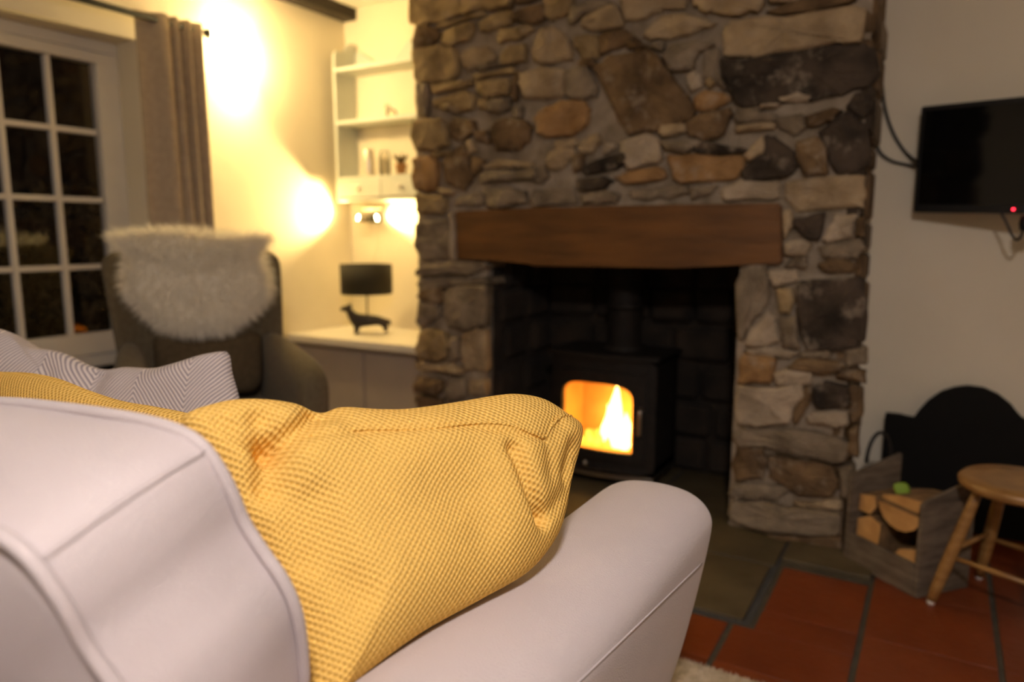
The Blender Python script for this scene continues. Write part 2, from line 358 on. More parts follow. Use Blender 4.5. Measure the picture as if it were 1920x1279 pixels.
# sooty lining of the fireplace recess
def rough_side(name, x, y0, y1, z0, z1, m, parent, step=0.05, amp=0.02):
    ny = round((y1 - y0) / step); nz = round((z1 - z0) / step); v = []; f = []
    for j in range(nz + 1):
        for i in range(ny + 1):
            y = y0 + (y1 - y0) * i / ny; z = z0 + (z1 - z0) * j / nz
            v.append((x + noise.noise(Vector((x, y * 8, z * 8))) * amp, y, z))
    for j in range(nz):
        for i in range(ny):
            a = j * (ny + 1) + i; f.append((a, a + 1, a + ny + 2, a + ny + 1))
    return pyobj(name, v, f, m, parent, True)
rough_side('recess_lining', OL + 0.0, CF + 0.05, 3.40, 0, LT + 0.2, M['soot'], chim)
rough_side('recess_lining', OR - 0.0, CF + 0.05, 3.40, 0, LT + 0.2, M['soot'], chim)
rough_grid('recess_lining', OL, OR, 0, LT + 0.2, 3.39, M['soot'], chim, 0.05, 0.03)
for j, z in enumerate((0.02, 0.19, 0.37, 0.56, 0.74, 0.90)):         # blackened stones at the back and left of the recess
    x = OL + 0.02
    while x < OR - 0.1:
        wd = random.uniform(0.16, 0.3); box('recess_stone', x, min(x + wd - 0.015, OR - 0.01), 3.345 - random.uniform(0, 0.02), 3.41, z, z + 0.155, M['soot'], chim, 0.02, 1); x += wd
    for y in (2.86, 3.12): box('recess_stone', OL - 0.03, OL + random.uniform(0.02, 0.04), y + (j % 2) * 0.06, y + 0.22 + (j % 2) * 0.02, z, z + 0.15, M['soot'], chim, 0.02, 1)

def make_stone(poly, cls, y_front, proud, depth, parent=chim):
    """poly: world (x,z) outline; bevelled irregular block standing proud of the mortar"""
    n = len(poly); pts = []; c0 = sum(poly, Vector((0, 0))) / n; poly = [p + (p - c0).normalized() * 0.005 for p in poly]
    for i in range(n):                                   # cut corners once for worn edges
        a, b = poly[i], poly[(i + 1) % n]
        pts += [a.lerp(b, 0.09), a.lerp(b, 0.5), a.lerp(b, 0.91)]
    jit = min(0.006, 0.06 * max((p - c0).length for p in poly))
    pts = [p + Vector((random.uniform(-1, 1), random.uniform(-1, 1))) * jit for p in pts]
    c = sum(pts, Vector((0, 0))) / len(pts); k = len(pts)
    size = max((p - c).length for p in pts); inset = min(0.010, size * 0.16)
    tx, tz = random.uniform(-0.06, 0.06), random.uniform(-0.09, 0.05)
    yf = lambda p: y_front + (CF - y_front) - proud + (p.x - c.x) * tx + (p.y - c.y) * tz + noise.noise(Vector((p.x * 14, 1.7, p.y * 14))) * 0.012
    v = [(p.x, CF + depth, p.y) for p in pts]
    v += [(p.x, yf(p) + 0.009, p.y) for p in pts]
    ins = [p + (c - p).normalized() * inset * random.uniform(0.7, 1.3) for p in pts]
    v += [(p.x, yf(p), p.y) for p in ins]
    mid = [p.lerp(c, 0.5) for p in ins]
    v += [(p.x, yf(p) - random.uniform(0.0, 0.006), p.y) for p in mid] + [(c.x, yf(c) - 0.004, c.y)]
    f = []
    for r in range(3):
        for i in range(k): f.append((r * k + i, r * k + (i + 1) % k, (r + 1) * k + (i + 1) % k, (r + 1) * k + i))
    for i in range(k): f.append((3 * k + i, 3 * k + (i + 1) % k, 4 * k))
    o = pyobj('stone', v, f, STONE[cls], parent, False)
    bm = bmesh.new(); bm.from_mesh(o.data); bmesh.ops.recalc_face_normals(bm, faces=bm.faces); bm.to_mesh(o.data); bm.free()
    return o
# outlines read off enlarged crops of the photograph: (crop origin x, y, enlargement), then stones as colour class + outline
CROPS = {
 (760, 0, 3.198): """O 10,-40 390,-40 380,0 375,60 200,120 60,150 15,110;O 170,150 460,65 455,88 200,168;B 45,170 130,150 190,190 185,230 110,300 50,310 35,250
O 210,190 380,130 395,150 375,230 250,265 205,250;O 55,300 200,275 290,295 305,350 300,440 270,470 90,495 50,460 45,350;T 320,330 380,290 470,275 520,320 525,355 470,370 375,420 340,390
O 580,345 620,280 700,265 715,300 705,365 590,380;O 450,140 480,115 640,60 645,90 620,140 490,180 455,175;O 550,215 570,180 740,145 755,175 690,220 560,255
B 655,70 825,20 820,100 780,130 660,125;B 470,-30 640,-30 630,45 480,55;O 830,-40 990,-40 975,60 875,110 835,90;T 765,290 820,190 870,165 960,230 990,320 985,350 800,370 770,340
T 1060,130 1100,85 1260,30 1295,100 1290,160 1110,175 1065,160;O 1010,215 1145,197 1150,330 1130,345 1050,345 1015,280;B 1158,197 1300,180 1370,215 1370,260 1250,290 1160,325
G 970,115 1000,30 1170,5 1240,20 1060,85 1000,140;G 60,510 125,505 135,560 118,690 65,690;O 140,512 380,475 385,505 330,530 160,555;O 165,605 200,585 350,545 385,555 395,600 385,650 280,665 170,640
O 400,445 640,400 650,430 420,475;O 425,485 620,475 615,560 480,580 430,540;G 490,620 520,595 620,600 620,650 560,670 500,655;T 690,440 800,410 940,410 945,500 935,570 760,590 700,560 680,500
G 960,420 1080,400 1130,480 1140,560 1040,590 955,560;R 785,700 830,650 950,610 1060,605 1090,660 1085,740 1000,805 850,820 800,790;B 510,830 520,760 600,720 700,715 740,760 730,840 660,890 550,900
O 45,730 130,715 220,720 240,790 250,870 160,900 60,895 35,830;B 255,740 300,700 400,720 420,780 340,840 270,820;O 130,912 260,897 255,925 170,942;R 45,945 150,945 185,965 180,1130 130,1145 40,1130 35,1050
B 220,960 310,880 340,860 370,930 380,1080 330,1135 225,1090;T 365,850 400,840 415,900 380,920;T 840,960 870,900 990,885 1005,930 920,1010 860,1005;T 1030,880 1060,830 1150,800 1170,850 1100,910 1040,910
P 1180,910 1200,860 1250,860 1245,890 1190,920;D 1060,1010 1120,960 1290,910 1330,950 1280,1000 1070,1040;T 445,985 560,960 760,970 750,995 470,1015;G 440,1060 500,1025 780,1008 790,1070 520,1090 450,1090
B 390,935 470,960 440,1010 400,1060 390,1000;G 470,1130 560,1125 700,1140 720,1220 560,1240 480,1230;G 740,1190 760,1140 880,1130 1000,1130 1010,1225 760,1235;D 1030,1075 1190,1060 1230,1080 1190,1130 1040,1135
O 55,1165 200,1170 235,1190 220,1270 60,1279;T 190,1130 290,1145 270,1172 220,1165;G 410,395 560,365 640,360 640,385 430,425;B 640,470 670,450 660,600 640,590
O 430,590 480,592 480,650 435,640;G 640,640 690,640 690,700 640,690;B 420,790 500,780 495,860 430,830;G 290,1195 450,1150 455,1225 290,1240;G 1060,1165 1180,1150 1270,1165 1260,1210 1070,1215
B 1030,360 1100,350 1140,375 1110,400 1045,390;G 700,1010 820,990 840,1060 800,1100 710,1080;T 890,840 1010,825 1020,870 900,890;B 1000,935 1060,925 1050,1000 1010,1030""",
 (1180, 0, 3.198): """T -54,-30 340,-30 325,40 180,50 100,90 -25,125;B -217,400 -96,332 118,297 190,370 220,432 330,560 390,662 368,710 190,768 -16,800 -80,690 -160,512
P -54,857 96,812 165,825 185,960 0,1004 -32,960;R -93,1058 -13,1030 190,1001 211,1071 -45,1097;T 360,-40 800,-40 780,55 640,80 480,65 400,30;T 835,-30 1030,-30 1010,8 850,22
T 85,215 130,150 200,85 330,85 500,130 490,150 350,190 230,225 110,230;T 560,200 600,125 720,110 900,110 1360,30 1420,60 1385,240 1270,250 1000,290 740,340 565,330
D 550,352 740,347 1000,298 1270,258 1400,252 1465,290 1490,430 1440,500 1250,560 1060,600 650,640 560,470;B 810,60 1060,-10 1340,-20 1350,10 900,92
G 200,330 240,265 400,250 500,270 410,310 370,400 240,415;P 335,450 380,425 420,450 430,510 370,545;O 450,490 490,470 505,500 480,520;R 380,590 440,545 590,560 600,600 480,650 400,660
B 335,720 400,690 600,650 610,680 550,810 450,830 340,800;G 445,300 520,280 540,430 580,530 440,460;T 180,790 190,750 320,740 330,790 200,820;G 190,850 380,840 420,850 330,915 215,890
D 400,860 440,842 700,890 680,918 400,920;R 220,932 400,927 690,937 670,1020 610,1080 270,1090;D 680,1030 720,970 800,920 815,820 870,820 985,920 1000,990 950,1050 690,1090;T 690,930 740,880 795,810 800,905 720,960
G 620,690 740,660 860,680 870,720 640,740;T 640,750 870,735 860,770 650,785;P 890,590 1000,545 1080,580 1060,605 900,610;B 1050,690 1200,650 1270,660 1200,720 1070,760
D 1130,800 1250,690 1330,670 1420,760 1440,950 1380,1020 1230,1030 1180,900;G 880,700 1040,690 1050,760 1000,800 900,770;B 1000,850 1120,820 1180,920 1190,1040 1060,1050 1010,930
T 945,1080 1100,1060 1395,1050 1400,1180 1390,1240 1000,1270 930,1180;G 0,1130 330,1120 355,1160 200,1190 0,1190;G 360,1120 520,1110 480,1160 370,1190;P 560,1130 700,1085 900,1095 890,1190 550,1195
D 1360,560 1460,520 1470,640 1400,700 1300,640;G 60,260 200,250 190,300 110,285;B -20,240 60,240 100,285 -10,290;P 800,625 900,620 870,640 790,645;G 640,650 790,640 780,660 650,680""",
 (1340, 360, 3.553): """D 520,190 600,170 730,145 720,220 690,325 600,300 535,240;P 720,310 760,250 800,160 940,160 930,200 905,290 770,325;G 700,370 850,330 960,320 990,380 930,450 720,420;B 690,490 760,450 940,470 920,530 730,530
D 555,620 600,590 980,575 1000,700 990,980 920,1040 630,1060 590,950 550,760;O 415,650 515,650 515,740 490,810 430,800;G 150,580 200,500 330,485 350,560 345,700 320,790 230,880 180,990 150,950
P 200,1020 250,900 350,800 400,850 420,1000 330,1030;G 430,840 540,830 545,900 560,1050 450,1040;R 165,1172 190,1080 390,1110 380,1268 155,1275;B 490,1170 540,1110 860,1140 840,1180 740,1215;B 800,1225 880,1195 1000,1200 990,1279
B 945,190 990,170 1005,290 940,290;P 360,520 540,515 550,590 400,630;P 465,345 560,325 640,345 600,420 470,415;G 460,500 520,440 600,430 600,500;T 450,130 510,120 500,240 455,310;G 570,1070 760,1065 750,1110 580,1100;G 870,1060 1000,1040 1000,1150 890,1150;P 210,1045 420,1040 560,1070 470,1110 400,1100 210,1070""",
 (1340, 680, 3.366): """P 130,210 160,150 380,160 550,140 560,220 490,280 470,390 230,400 140,380;D 630,160 700,130 830,150 840,270 680,290 625,250;P 580,340 620,312 840,312 830,400 760,415 600,375
G 115,470 170,422 480,427 700,470 850,510 820,630 740,640 480,580 330,540 150,525;B 110,640 150,540 290,555 330,640 290,730 130,760;B 340,592 600,640 740,660 780,760 740,840 500,840 420,770 340,720
G 85,830 130,770 350,780 460,810 400,860 280,870 110,870;G 75,960 110,882 280,892 480,922 800,960 790,1080 560,1090 330,1060 120,1010;B 855,160 925,170 925,330 870,380 850,300;T 480,885 650,895 780,880 790,930 600,925
B 300,1130 330,1105 790,1105 785,1215 480,1200;B 560,160 610,150 600,250 560,330 500,380 500,300;P 380,60 470,40 600,70 600,130 400,145;B 850,430 910,400 900,600 840,560;G 790,660 880,650 860,860 790,850""",
 (750, 360, 3.045): """G 95,190 130,170 270,150 290,260 280,380 110,380 85,300;G 90,440 230,410 330,400 490,410 470,450 350,470 100,480;G 90,520 250,490 480,485 480,525 260,540 110,565;B 85,600 130,550 240,553 240,620 200,640
G 85,700 100,635 190,640 215,670 205,720 120,770 85,750;G 250,580 330,545 490,535 495,640 480,760 360,790 270,780 245,690;O 85,900 110,810 180,785 260,810 280,880 260,940 200,965 100,950
T 350,830 420,780 485,790 480,1020 370,1020 340,920;G 290,835 335,835 330,950 275,970;T 90,985 280,980 365,1020 340,1035 100,1015;B 75,1110 110,1070 230,1080 240,1130 200,1160 80,1150;G 250,1130 280,1070 360,1080 370,1160 300,1200 245,1180
T 385,1120 400,1080 480,1080 480,1160 400,1160;B 80,1180 230,1180 240,1260 90,1270;G 250,1210 380,1200 480,1190 480,1270 260,1280;P 285,130 300,120 312,385 290,390;G 80,1290 300,1290 300,1400 80,1400;B 315,1300 480,1290 480,1390 315,1400
G 80,1415 220,1415 230,1520 80,1530;T 240,1410 480,1405 480,1500 240,1520;B 80,1550 300,1540 310,1660 80,1680;G 320,1530 480,1520 480,1640 320,1650""",
}
STONE_Y = CF - 0.022
for (ox, oy, sc_), txt in CROPS.items():
    for item in txt.replace('\n', ';').split(';'):
        parts = item.split(); cls = parts[0]; poly = []
        for q in parts[1:]:
            a, b = q.split(','); p = on_y(ox + float(a) / sc_, oy + float(b) / sc_, STONE_Y); poly.append(Vector((p.x, p.z)))
        poly = [Vector((p.x, max(0.004, p.y))) for p in poly]
        edge = min(p.x for p in poly) < CL + 0.06
        make_stone(poly, cls, CF, random.uniform(0.014, 0.036), 0.16 if edge else 0.03)
# courses above the picture, up to the ceiling
z = 2.10
while z < CEIL - 0.02:
    x = CL; hgt = min(random.uniform(0.08, 0.14), CEIL - z - 0.005)
    while x < CR - 0.08:
        wd = min(random.uniform(0.14, 0.34), CR - x); e = 0.008
        pl = [Vector((x + e, z + e)), Vector((x + wd * 0.5, z + e + random.uniform(-.006, .006))), Vector((x + wd - e, z + e)), Vector((x + wd - e, z + hgt - e)), Vector((x + wd * 0.4, z + hgt - e)), Vector((x + e, z + hgt - e))]
        make_stone(pl, random.choice('OTBGOR'), CF, random.uniform(0.012, 0.03), 0.03); x += wd
    z += hgt
# quoins on the right-hand return
z = 0.02
while z < CEIL - 0.05:
    hgt = min(random.uniform(0.09, 0.2), CEIL - z - 0.01); y = CF + 0.005
    while y < TY - 0.05:
        wd = min(random.uniform(0.16, 0.3), TY + 0.01 - y)
        o = box('stone', CR - 0.06, CR + random.uniform(-0.012, 0.008), y + 0.006, y + wd - 0.006, z + 0.006, z + hgt - 0.006, STONE[random.choice('BBGD')], chim, 0.012, 1); y += wd
    z += hgt
# oak lintel
lq = [on_y(u, v, CF - 0.03) for u, v in ((852, 396), (1000, 390), (1250, 384), (1463, 381), (1465, 495), (1390, 497), (1260, 503), (1000, 499), (960, 488), (856, 487))]
bm = bmesh.new(); a = [bm.verts.new(p) for p in lq]; b = [bm.verts.new((p.x, CF + 0.30, p.z)) for p in lq]
bm.faces.new(a); bm.faces.new(b[::-1])
for i in range(len(a)): bm.faces.new((a[i], a[(i + 1) % len(a)], b[(i + 1) % len(a)], b[i]))
bmesh.ops.bevel(bm, geom=list(bm.edges), offset=0.008, segments=2, affect='EDGES')
struct(bmobj('trim_2', bm, M['lintel']))

# ------------------------------------------------------------------ window
GX = WX - 0.172
win = struct(empty('window_1', (GX, (WY0 + WY1) / 2, WZ0))); win.empty_display_size = 0.02
def wpart(name, x0, x1, y0, y1, z0, z1, m, bev=0.004):
    o = box(name, x0 - win.location.x, x1 - win.location.x, y0 - win.location.y, y1 - win.location.y, z0 - win.location.z, z1 - win.location.z, m, win, bev); return o
for a in [(WY0, WY1, WZ1 - 0.055, WZ1), (WY0, WY1, WZ0, WZ0 + 0.06), (WY0, WY0 + 0.055, WZ0 + 0.06, WZ1 - 0.055), (WY1 - 0.055, WY1, WZ0 + 0.06, WZ1 - 0.055)]:
    wpart('window_frame', GX - 0.05, GX + 0.02, *a, M['white_wood'])
wpart('window_sill', GX - 0.02, WX + 0.03, WY0, WY1, WZ0 - 0.03, WZ0, M['bark'])
cz0, cz1 = WZ0 + 0.062, WZ1 - 0.058
for (c0, c1) in [(1.3375, WY1 - 0.058), (WY0 + 0.058, 1.3335)]:
    pz0, pz1 = cz0 + 0.10, cz1 - 0.052; py0, py1 = c0 + 0.05, c1 - 0.052
    for a in [(c0, c1, cz1 - 0.05, cz1), (c0, c1, cz0, pz0), (c0, py0, pz0, cz1 - 0.05), (py1, c1, pz0, cz1 - 0.05)]:
        wpart('sash_rail', GX - 0.03, GX + 0.03, *a, M['white_wood'])
    cw = (py1 - py0) / 3; rh = (pz1 - pz0) / 4
    for i in (1, 2): wpart('glazing_bar', GX - 0.015, GX + 0.018, py0 + cw * i - 0.0115, py0 + cw * i + 0.0115, pz0, pz1, M['white_wood'])
    for j in (1, 2, 3):
        for i in range(3): wpart('glazing_bar', GX - 0.014, GX + 0.016, py0 + cw * i + 0.0115, py0 + cw * (i + 1) - 0.0115, pz0 + rh * j - 0.0125, pz0 + rh * j + 0.0125, M['white_wood'])
    for i in range(3):
        for j in range(4): wpart('pane', GX - 0.004, GX, py0 + cw * i + 0.01, py0 + cw * (i + 1) - 0.01, pz0 + rh * j + 0.011, pz0 + rh * (j + 1) - 0.011, M['glass'], 0)
# dark garden outside
struct(box('ground_garden', WX - 6, WX - WT - 0.01, -3, 6, -0.1, -0.02, M['soil']))
def shrub(name, c, r, n, seed, label):
    rd = random.Random(seed); v = []; f = []
    for i in range(n):
        d = Vector((rd.gauss(0, 1), rd.gauss(0, 1), rd.gauss(0, 1))).normalized() * (rd.random() ** 0.4)
        p = Vector((c[0] + d.x * r[0], c[1] + d.y * r[1], c[2] + d.z * r[2]))
        a = Vector((rd.uniform(-1, 1), rd.uniform(-1, 1), rd.uniform(-1, 1))).normalized() * rd.uniform(0.03, 0.055); b = a.orthogonal().normalized() * rd.uniform(0.014, 0.022)
        k = len(v); v += [p - a, p + b, p + a, p - b]; f.append((k, k + 1, k + 2, k + 3))
    root = empty(name, (c[0], c[1], -0.02), 0, label, 'shrub')
    o = pyobj('foliage', [x - Vector((c[0], c[1], -0.02)) for x in v], f, M['leaf'], root); o['kind'] = 'stuff'
    tube('stem', [(0, 0, 0), (0.02, 0, c[2] * 0.5), (0, 0.03, c[2])], lambda t: 0.03 - 0.015 * t, M['bark'], root, 6)
shrub('garden_shrub', (-5.0, 2.75, 0.75), (0.55, 0.7, 0.75), 2600, 3, 'dim bushy shrub outside right-hand window panes at night')
shrub('garden_shrub', (-5.3, 1.2, 0.62), (0.5, 0.6, 0.62), 2000, 5, 'lower dim shrub outside the window in the dark garden')

# ------------------------------------------------------------------ curtain, rod
rz = on_x(297, 38, WX + 0.10).z; ry_end = on_x(386, 58, WX + 0.10).y
rod = empty('curtain_rod', (WX + 0.10, 1.3, rz), 0, 'thin black curtain pole above the window', 'curtain rod')
tube('pole', [(0, -0.95, 0), (0, ry_end - 1.3, 0)], 0.014, M['fireback'], rod, 10)
lathe('finial', [(0.0, 0.026), (0.014, 0.02), (0.018, 0), (0.014, -0.02), (0, -0.026)], M['black'], rod, 12, (0, ry_end - 1.3 + 0.01, 0))
tube('bracket', [(-0.10, ry_end - 1.33, 0), (0, ry_end - 1.33, 0)], 0.007, M['black'], rod, 8)
cy0, cy1 = on_x(264, 300, WX + 0.04).y, on_x(389, 300, WX + 0.10).y
cur = empty('curtain', (WX + 0.10, cy0, 0.03), 0, 'grey-beige eyelet curtain gathered beside the white window', 'curtain')
prof = [(0.0, -0.062), (0.035, -0.055), (0.07, -0.03), (0.093, 0.0), (0.115, 0.04), (0.135, 0.04), (0.150, 0.0), (0.162, -0.06), (0.175, 0.02), (0.19, 0.055), (0.205, 0.0), (0.215, -0.055), (0.235, 0.03), (0.25, 0.06), (0.268, 0.0), (0.278, -0.05), (0.295, 0.02), (0.315, 0.05), (0.335, 0.02)]
pc = catmull([Vector((a * (cy1 - cy0) / 0.335, b)) for a, b in prof], 6)
ztop = rz + 0.03 - 0.03; v = []; f = []; nz = 24
for j in range(nz + 1):
    t = j / nz
    for i, p in enumerate(pc):
        k = 1 + 0.10 * t * (1 if i > len(pc) * 0.45 else 0)
        v.append((p.y * (0.62 + 0.38 * t) * 0.9, p.x * (1 + 0.06 * t) + 0.006 * math.sin(5 * t + i * 0.2), ztop * (1 - t)))
m_ = len(pc)
for j in range(nz):
    for i in range(m_ - 1): f.append((j * m_ + i, j * m_ + i + 1, (j + 1) * m_ + i + 1, (j + 1) * m_ + i))
o = pyobj('curtain_cloth', v, f, M['curtain'], cur, True); sm = o.modifiers.new('thick', 'SOLIDIFY'); sm.thickness = 0.004
eyy = 0.093 * (cy1 - cy0) / 0.335
ring = [(0.019 * math.cos(a * math.pi / 8), eyy + 0.017 * math.cos(a * math.pi / 8), ztop - 0.03 + 0.025 * math.sin(a * math.pi / 8)) for a in range(16)]
tube('eyelet', ring, 0.005, M['brass'], cur, 6, True)

# ------------------------------------------------------------------ sconce on the window wall
sp = on_x(434, 108, WX)
def sconce(y_, label_):
    sc = empty('wall_sconce', (WX, y_, sp.z), 0, label_, 'wall light')
    def half(name, prof, m): return lathe(name, prof, m, sc, 20, (0, 0, 0), math.pi, -math.pi / 2)
    box('backplate', 0, 0.012, -0.05, 0.05, -0.06, 0.06, M['ceramic'], sc, 0.004)
    half('shade', [(0.112, 0.11), (0.115, 0.03), (0.105, -0.055), (0.100, -0.058), (0.110, 0.03), (0.107, 0.11), (0.112, 0.11)], M['sconce'])
    half('rim', [(0.126, -0.078), (0.130, -0.088), (0.124, -0.098), (0.112, -0.098), (0.112, -0.078), (0.126, -0.078)], M['sconce'])
    for yy in (-0.1, 0, 0.1): tube('rim_stay', [(0.03 + (0.075 if yy == 0 else 0.02), yy, -0.05), (0.04 + (0.075 if yy == 0 else 0.02), yy * 1.05, -0.09)], 0.004, M['ceramic'], sc, 6)
    lathe('bulb', [(0, 0.035), (0.02, 0.028), (0.028, 0.005), (0.02, -0.02), (0.012, -0.035), (0, -0.036)], M['bulb'], sc, 14, (0.085, 0, 0.01))
    light_point('sconce_light', (0.085, 0, 0.01), SCONCE_W, WARM, 0.03, sc)
sconce(sp.y, 'glowing half-round opal wall light beside the curtain')

# ------------------------------------------------------------------ alcove: cupboard, worktop, wall shelf
CZ = 0.575; CFY = 2.925
box_l = empty('alcove_cupboard', (WX + 0.53, (CFY + AY) / 2, 0), 0, 'low grey-painted built-in cupboard in the alcove beside the chimney', 'cupboard')
bx0, by0 = box_l.location.x, box_l.location.y
X0, X1 = WX + 0.005, CL + 0.02
box('body', X0 - bx0, X1 - bx0, CFY + 0.06 - by0, AY - 0.005 - by0, 0, CZ - 0.042, M['cupboard'], box_l)
for a, b in ((X0 + 0.03, (X0 + X1) / 2 - 0.006), ((X0 + X1) / 2 + 0.006, X1 - 0.03)):
    d = box('door', a - bx0, b - bx0, CFY + 0.042 - by0, CFY + 0.06 - by0, 0.07, CZ - 0.07, M['cupboard'], box_l, 0.004)
wt = box('worktop', X0, X1, CFY, AY - 0.004, CZ - 0.042, CZ, M['white_wood'], None, 0.004); tag(wt, 'white worktop of the alcove cupboard under the lamp', 'worktop')
# shelf unit
SX0, SX1, SFY = WX + 0.075, CL - 0.03, 3.297
zt = [on_y(630, q, SFY).z for q in (128, 228, 333, 378)]
su = empty('wall_shelf', ((SX0 + SX1) / 2, AY, zt[3]), 0, 'pale painted wall shelf with scalloped top and two small drawers', 'shelf unit')
sx, sy, sz = su.location
def sp_(n, x0, x1, y0, y1, z0, z1, m=M['shelf'], bev=0.003, par=None): return box(n, x0 - sx, x1 - sx, y0 - sy, y1 - sy, z0 - sz, z1 - sz, m, par or su, bev)
def side_panel(x):
    prof = [(SFY, zt[3]), (SFY, zt[2] + 0.02)] 
    for a in range(0, 9): prof.append((SFY + 0.035 * math.sin(math.pi * a / 8) * 0, zt[2] + 0.02 + (zt[0] - zt[2] + 0.06) * a / 8))
    prof += [(SFY + 0.02, zt[0] + 0.105), (SFY + 0.05, zt[0] + 0.095), (SFY + 0.09, zt[0] + 0.12), (SFY + 0.12, zt[0] + 0.16), (SFY + 0.15, zt[0] + 0.17), (AY - 0.004, zt[0] + 0.16), (AY - 0.004, zt[3])]
    prism('side_panel', [Vector((x - sx, y - sy, zz - sz)) for y, zz in prof], Vector((0.018, 0, 0)), M['shelf'], su)
side_panel(SX0); side_panel(SX1 - 0.018)
for k in (0, 1, 2): sp_('shelf_board', SX0 + 0.018, SX1 - 0.018, SFY - (0.004 if k < 2 else 0), AY - 0.016, zt[k] - 0.022, zt[k])
sp_('bottom_board', SX0 + 0.018, SX1 - 0.018, SFY, AY - 0.016, zt[3], zt[3] + 0.018)
sp_('back_panel', SX0 + 0.018, SX1 - 0.018, AY - 0.016, AY - 0.004, zt[3], zt[0] + 0.03, M['plaster'])
crest = [Vector((SX0 + 0.018 - sx, AY - 0.02 - sy, zt[0] - sz))]
wd = SX1 - SX0 - 0.036
for i in range(0, 41):
    t = i / 40; hz = 0.075 + 0.05 * math.cos(t * 4 * math.pi) + (0.03 * math.exp(-((t - 0.5) / 0.16) ** 2))
    crest.append(Vector((SX0 + 0.018 + wd * t - sx, AY - 0.02 - sy, zt[0] + max(0.03, hz) - sz)))
crest.append(Vector((SX1 - 0.018 - sx, AY - 0.02 - sy, zt[0] - sz)))
prism('scalloped_crest', crest, Vector((0, 0.014, 0)), M['shelf'], su)
mid = (SX0 + SX1) / 2
for a, b in ((SX0 + 0.022, SX0 + 0.018 + wd * 0.36), (SX0 + 0.022 + wd * 0.36, SX0 + wd * 0.70), (SX0 + wd * 0.70 + 0.004, SX1 - 0.022)):
    d = sp_('drawer', a, b, SFY - 0.008, SFY + 0.12, zt[3] + 0.02, zt[2] - 0.024, M['shelf'])
    lathe('knob', [(0, 0.016), (0.012, 0.012), (0.015, 0), (0.007, -0.012), (0, -0.013)], M['ceramic'], d, 12, ((a + b) / 2 - sx, SFY - 0.022 - sy, (zt[3] + zt[2]) / 2 - sz))
# ornaments on the shelves
def orn(name, px, py_base, zi, prof, m, label, cat, dy=0.07):
    p = on_y(px, py_base, SFY + dy); return tag(lathe(name, prof, m, None, 18, (0, 0, 0)), label, cat), (p.x, SFY + dy, zt[zi] + 0.0005)
for args in [('silver_canister', 692, 330, 2, [(0, 0), (0.034, 0), (0.036, 0.01), (0.036, 0.15), (0.033, 0.158), (0.012, 0.165), (0, 0.166)], M['silver'], 'tall pale silver canister on the lower shelf', 'canister'),
             ('glass_jar', 722, 330, 2, [(0, 0), (0.03, 0), (0.034, 0.02), (0.034, 0.11), (0.026, 0.13), (0.028, 0.14), (0, 0.142)], M['clear'], 'clear glass jar between the canister and the plant pot', 'jar')]:
    o, l = orn(*args); o.location = l
gb = empty('glass_bird', (on_y(734, 205, SFY + 0.08).x, SFY + 0.08, zt[1] + 0.0005), 0, 'small clear glass bird ornament on the middle shelf', 'ornament')
lathe('body', [(0, 0), (0.02, 0.002), (0.034, 0.022), (0.03, 0.042), (0.012, 0.055), (0, 0.058)], M['clear'], gb, 16)
lathe('head', [(0, 0), (0.013, 0.006), (0.017, 0.018), (0.011, 0.03), (0, 0.033)], M['clear'], gb, 14, (-0.028, 0, 0.05))
pp = on_y(752, 330, SFY + 0.06)
pot = empty('potted_plant', (pp.x, SFY + 0.06, zt[2] + 0.0005), 0, 'tiny plant in a terracotta pot on the lower shelf', 'plant')
lathe('pot', [(0, 0), (0.022, 0), (0.03, 0.05), (0.034, 0.05), (0.034, 0.062), (0.028, 0.062), (0.026, 0.05), (0, 0.05)], M['clay'], pot, 16)
for k in range(9):
    a = k * 0.7; pts = [(0, 0, 0.05), (0.02 * math.cos(a), 0.02 * math.sin(a), 0.09), (0.045 * math.cos(a), 0.045 * math.sin(a), 0.10 + 0.01 * (k % 3))]
    tube('leaf', pts, lambda t: 0.003 + 0.006 * math.sin(math.pi * min(1, t + 0.1)), M['leaf'], pot, 5)
# twin spotlight bar below the shelf
bc = on_y(695, 393, AY - 0.02)
sb = empty('spotlight_bar', (bc.x, AY, bc.z), 0, 'small wall bar with two spotlights under the painted shelf', 'spotlight')
box('bar', -0.085, 0.085, -0.022, -0.001, -0.012, 0.012, M['brass'], sb, 0.004)
def spot(dx, aim, lab):
    base = Vector((dx, -0.05, -0.055)); d = (Vector(aim) - (Vector(sb.location) + base)).normalized()
    q = d.to_track_quat('-Z', 'Y')
    hd = lathe('spot_head', [(0.012, 0.035), (0.02, 0.03), (0.024, 0.0), (0.030, -0.035), (0.027, -0.035), (0.020, 0.0), (0.0, 0.02)], M['black'] if dx > 0 else M['brass'], sb, 16)
    hd.location = base; hd.rotation_mode = 'QUATERNION'; hd.rotation_quaternion = q
    lathe('bulb', [(0.018, -0.020), (0.0, -0.024)], M['bulb'], hd, 12)
    tube('arm', [(dx * 0.8, -0.02, 0), (dx * 0.9, -0.035, -0.02), base + Vector((0, 0.0, 0.02))], 0.005, M['brass'], sb, 6)
    ld = bpy.data.lights.new('spot_light', 'SPOT'); ld.energy = SPOT_W; ld.color = WARM; ld.spot_size = R(96); ld.spot_blend = 1.0; ld.shadow_soft_size = 0.012
    lo = bpy.data.objects.new('spot_light', ld); C.objects.link(lo); lo.parent = sb; lo.location = base + d * 0.04; lo.rotation_mode = 'QUATERNION'; lo.rotation_quaternion = q
spot(-0.05, (WX, on_x(535, 372, WX).y, on_x(535, 372, WX).z), 'l')
spot(0.05, (CL - 0.25, AY, 1.33), 'r')
cp = [Vector((0.03, -0.012, -0.012)), Vector((0.02, -0.02, -0.2)), Vector((-0.03, -0.02, -0.34)), Vector((-0.05, -0.06, CZ - bc.z + 0.12))]
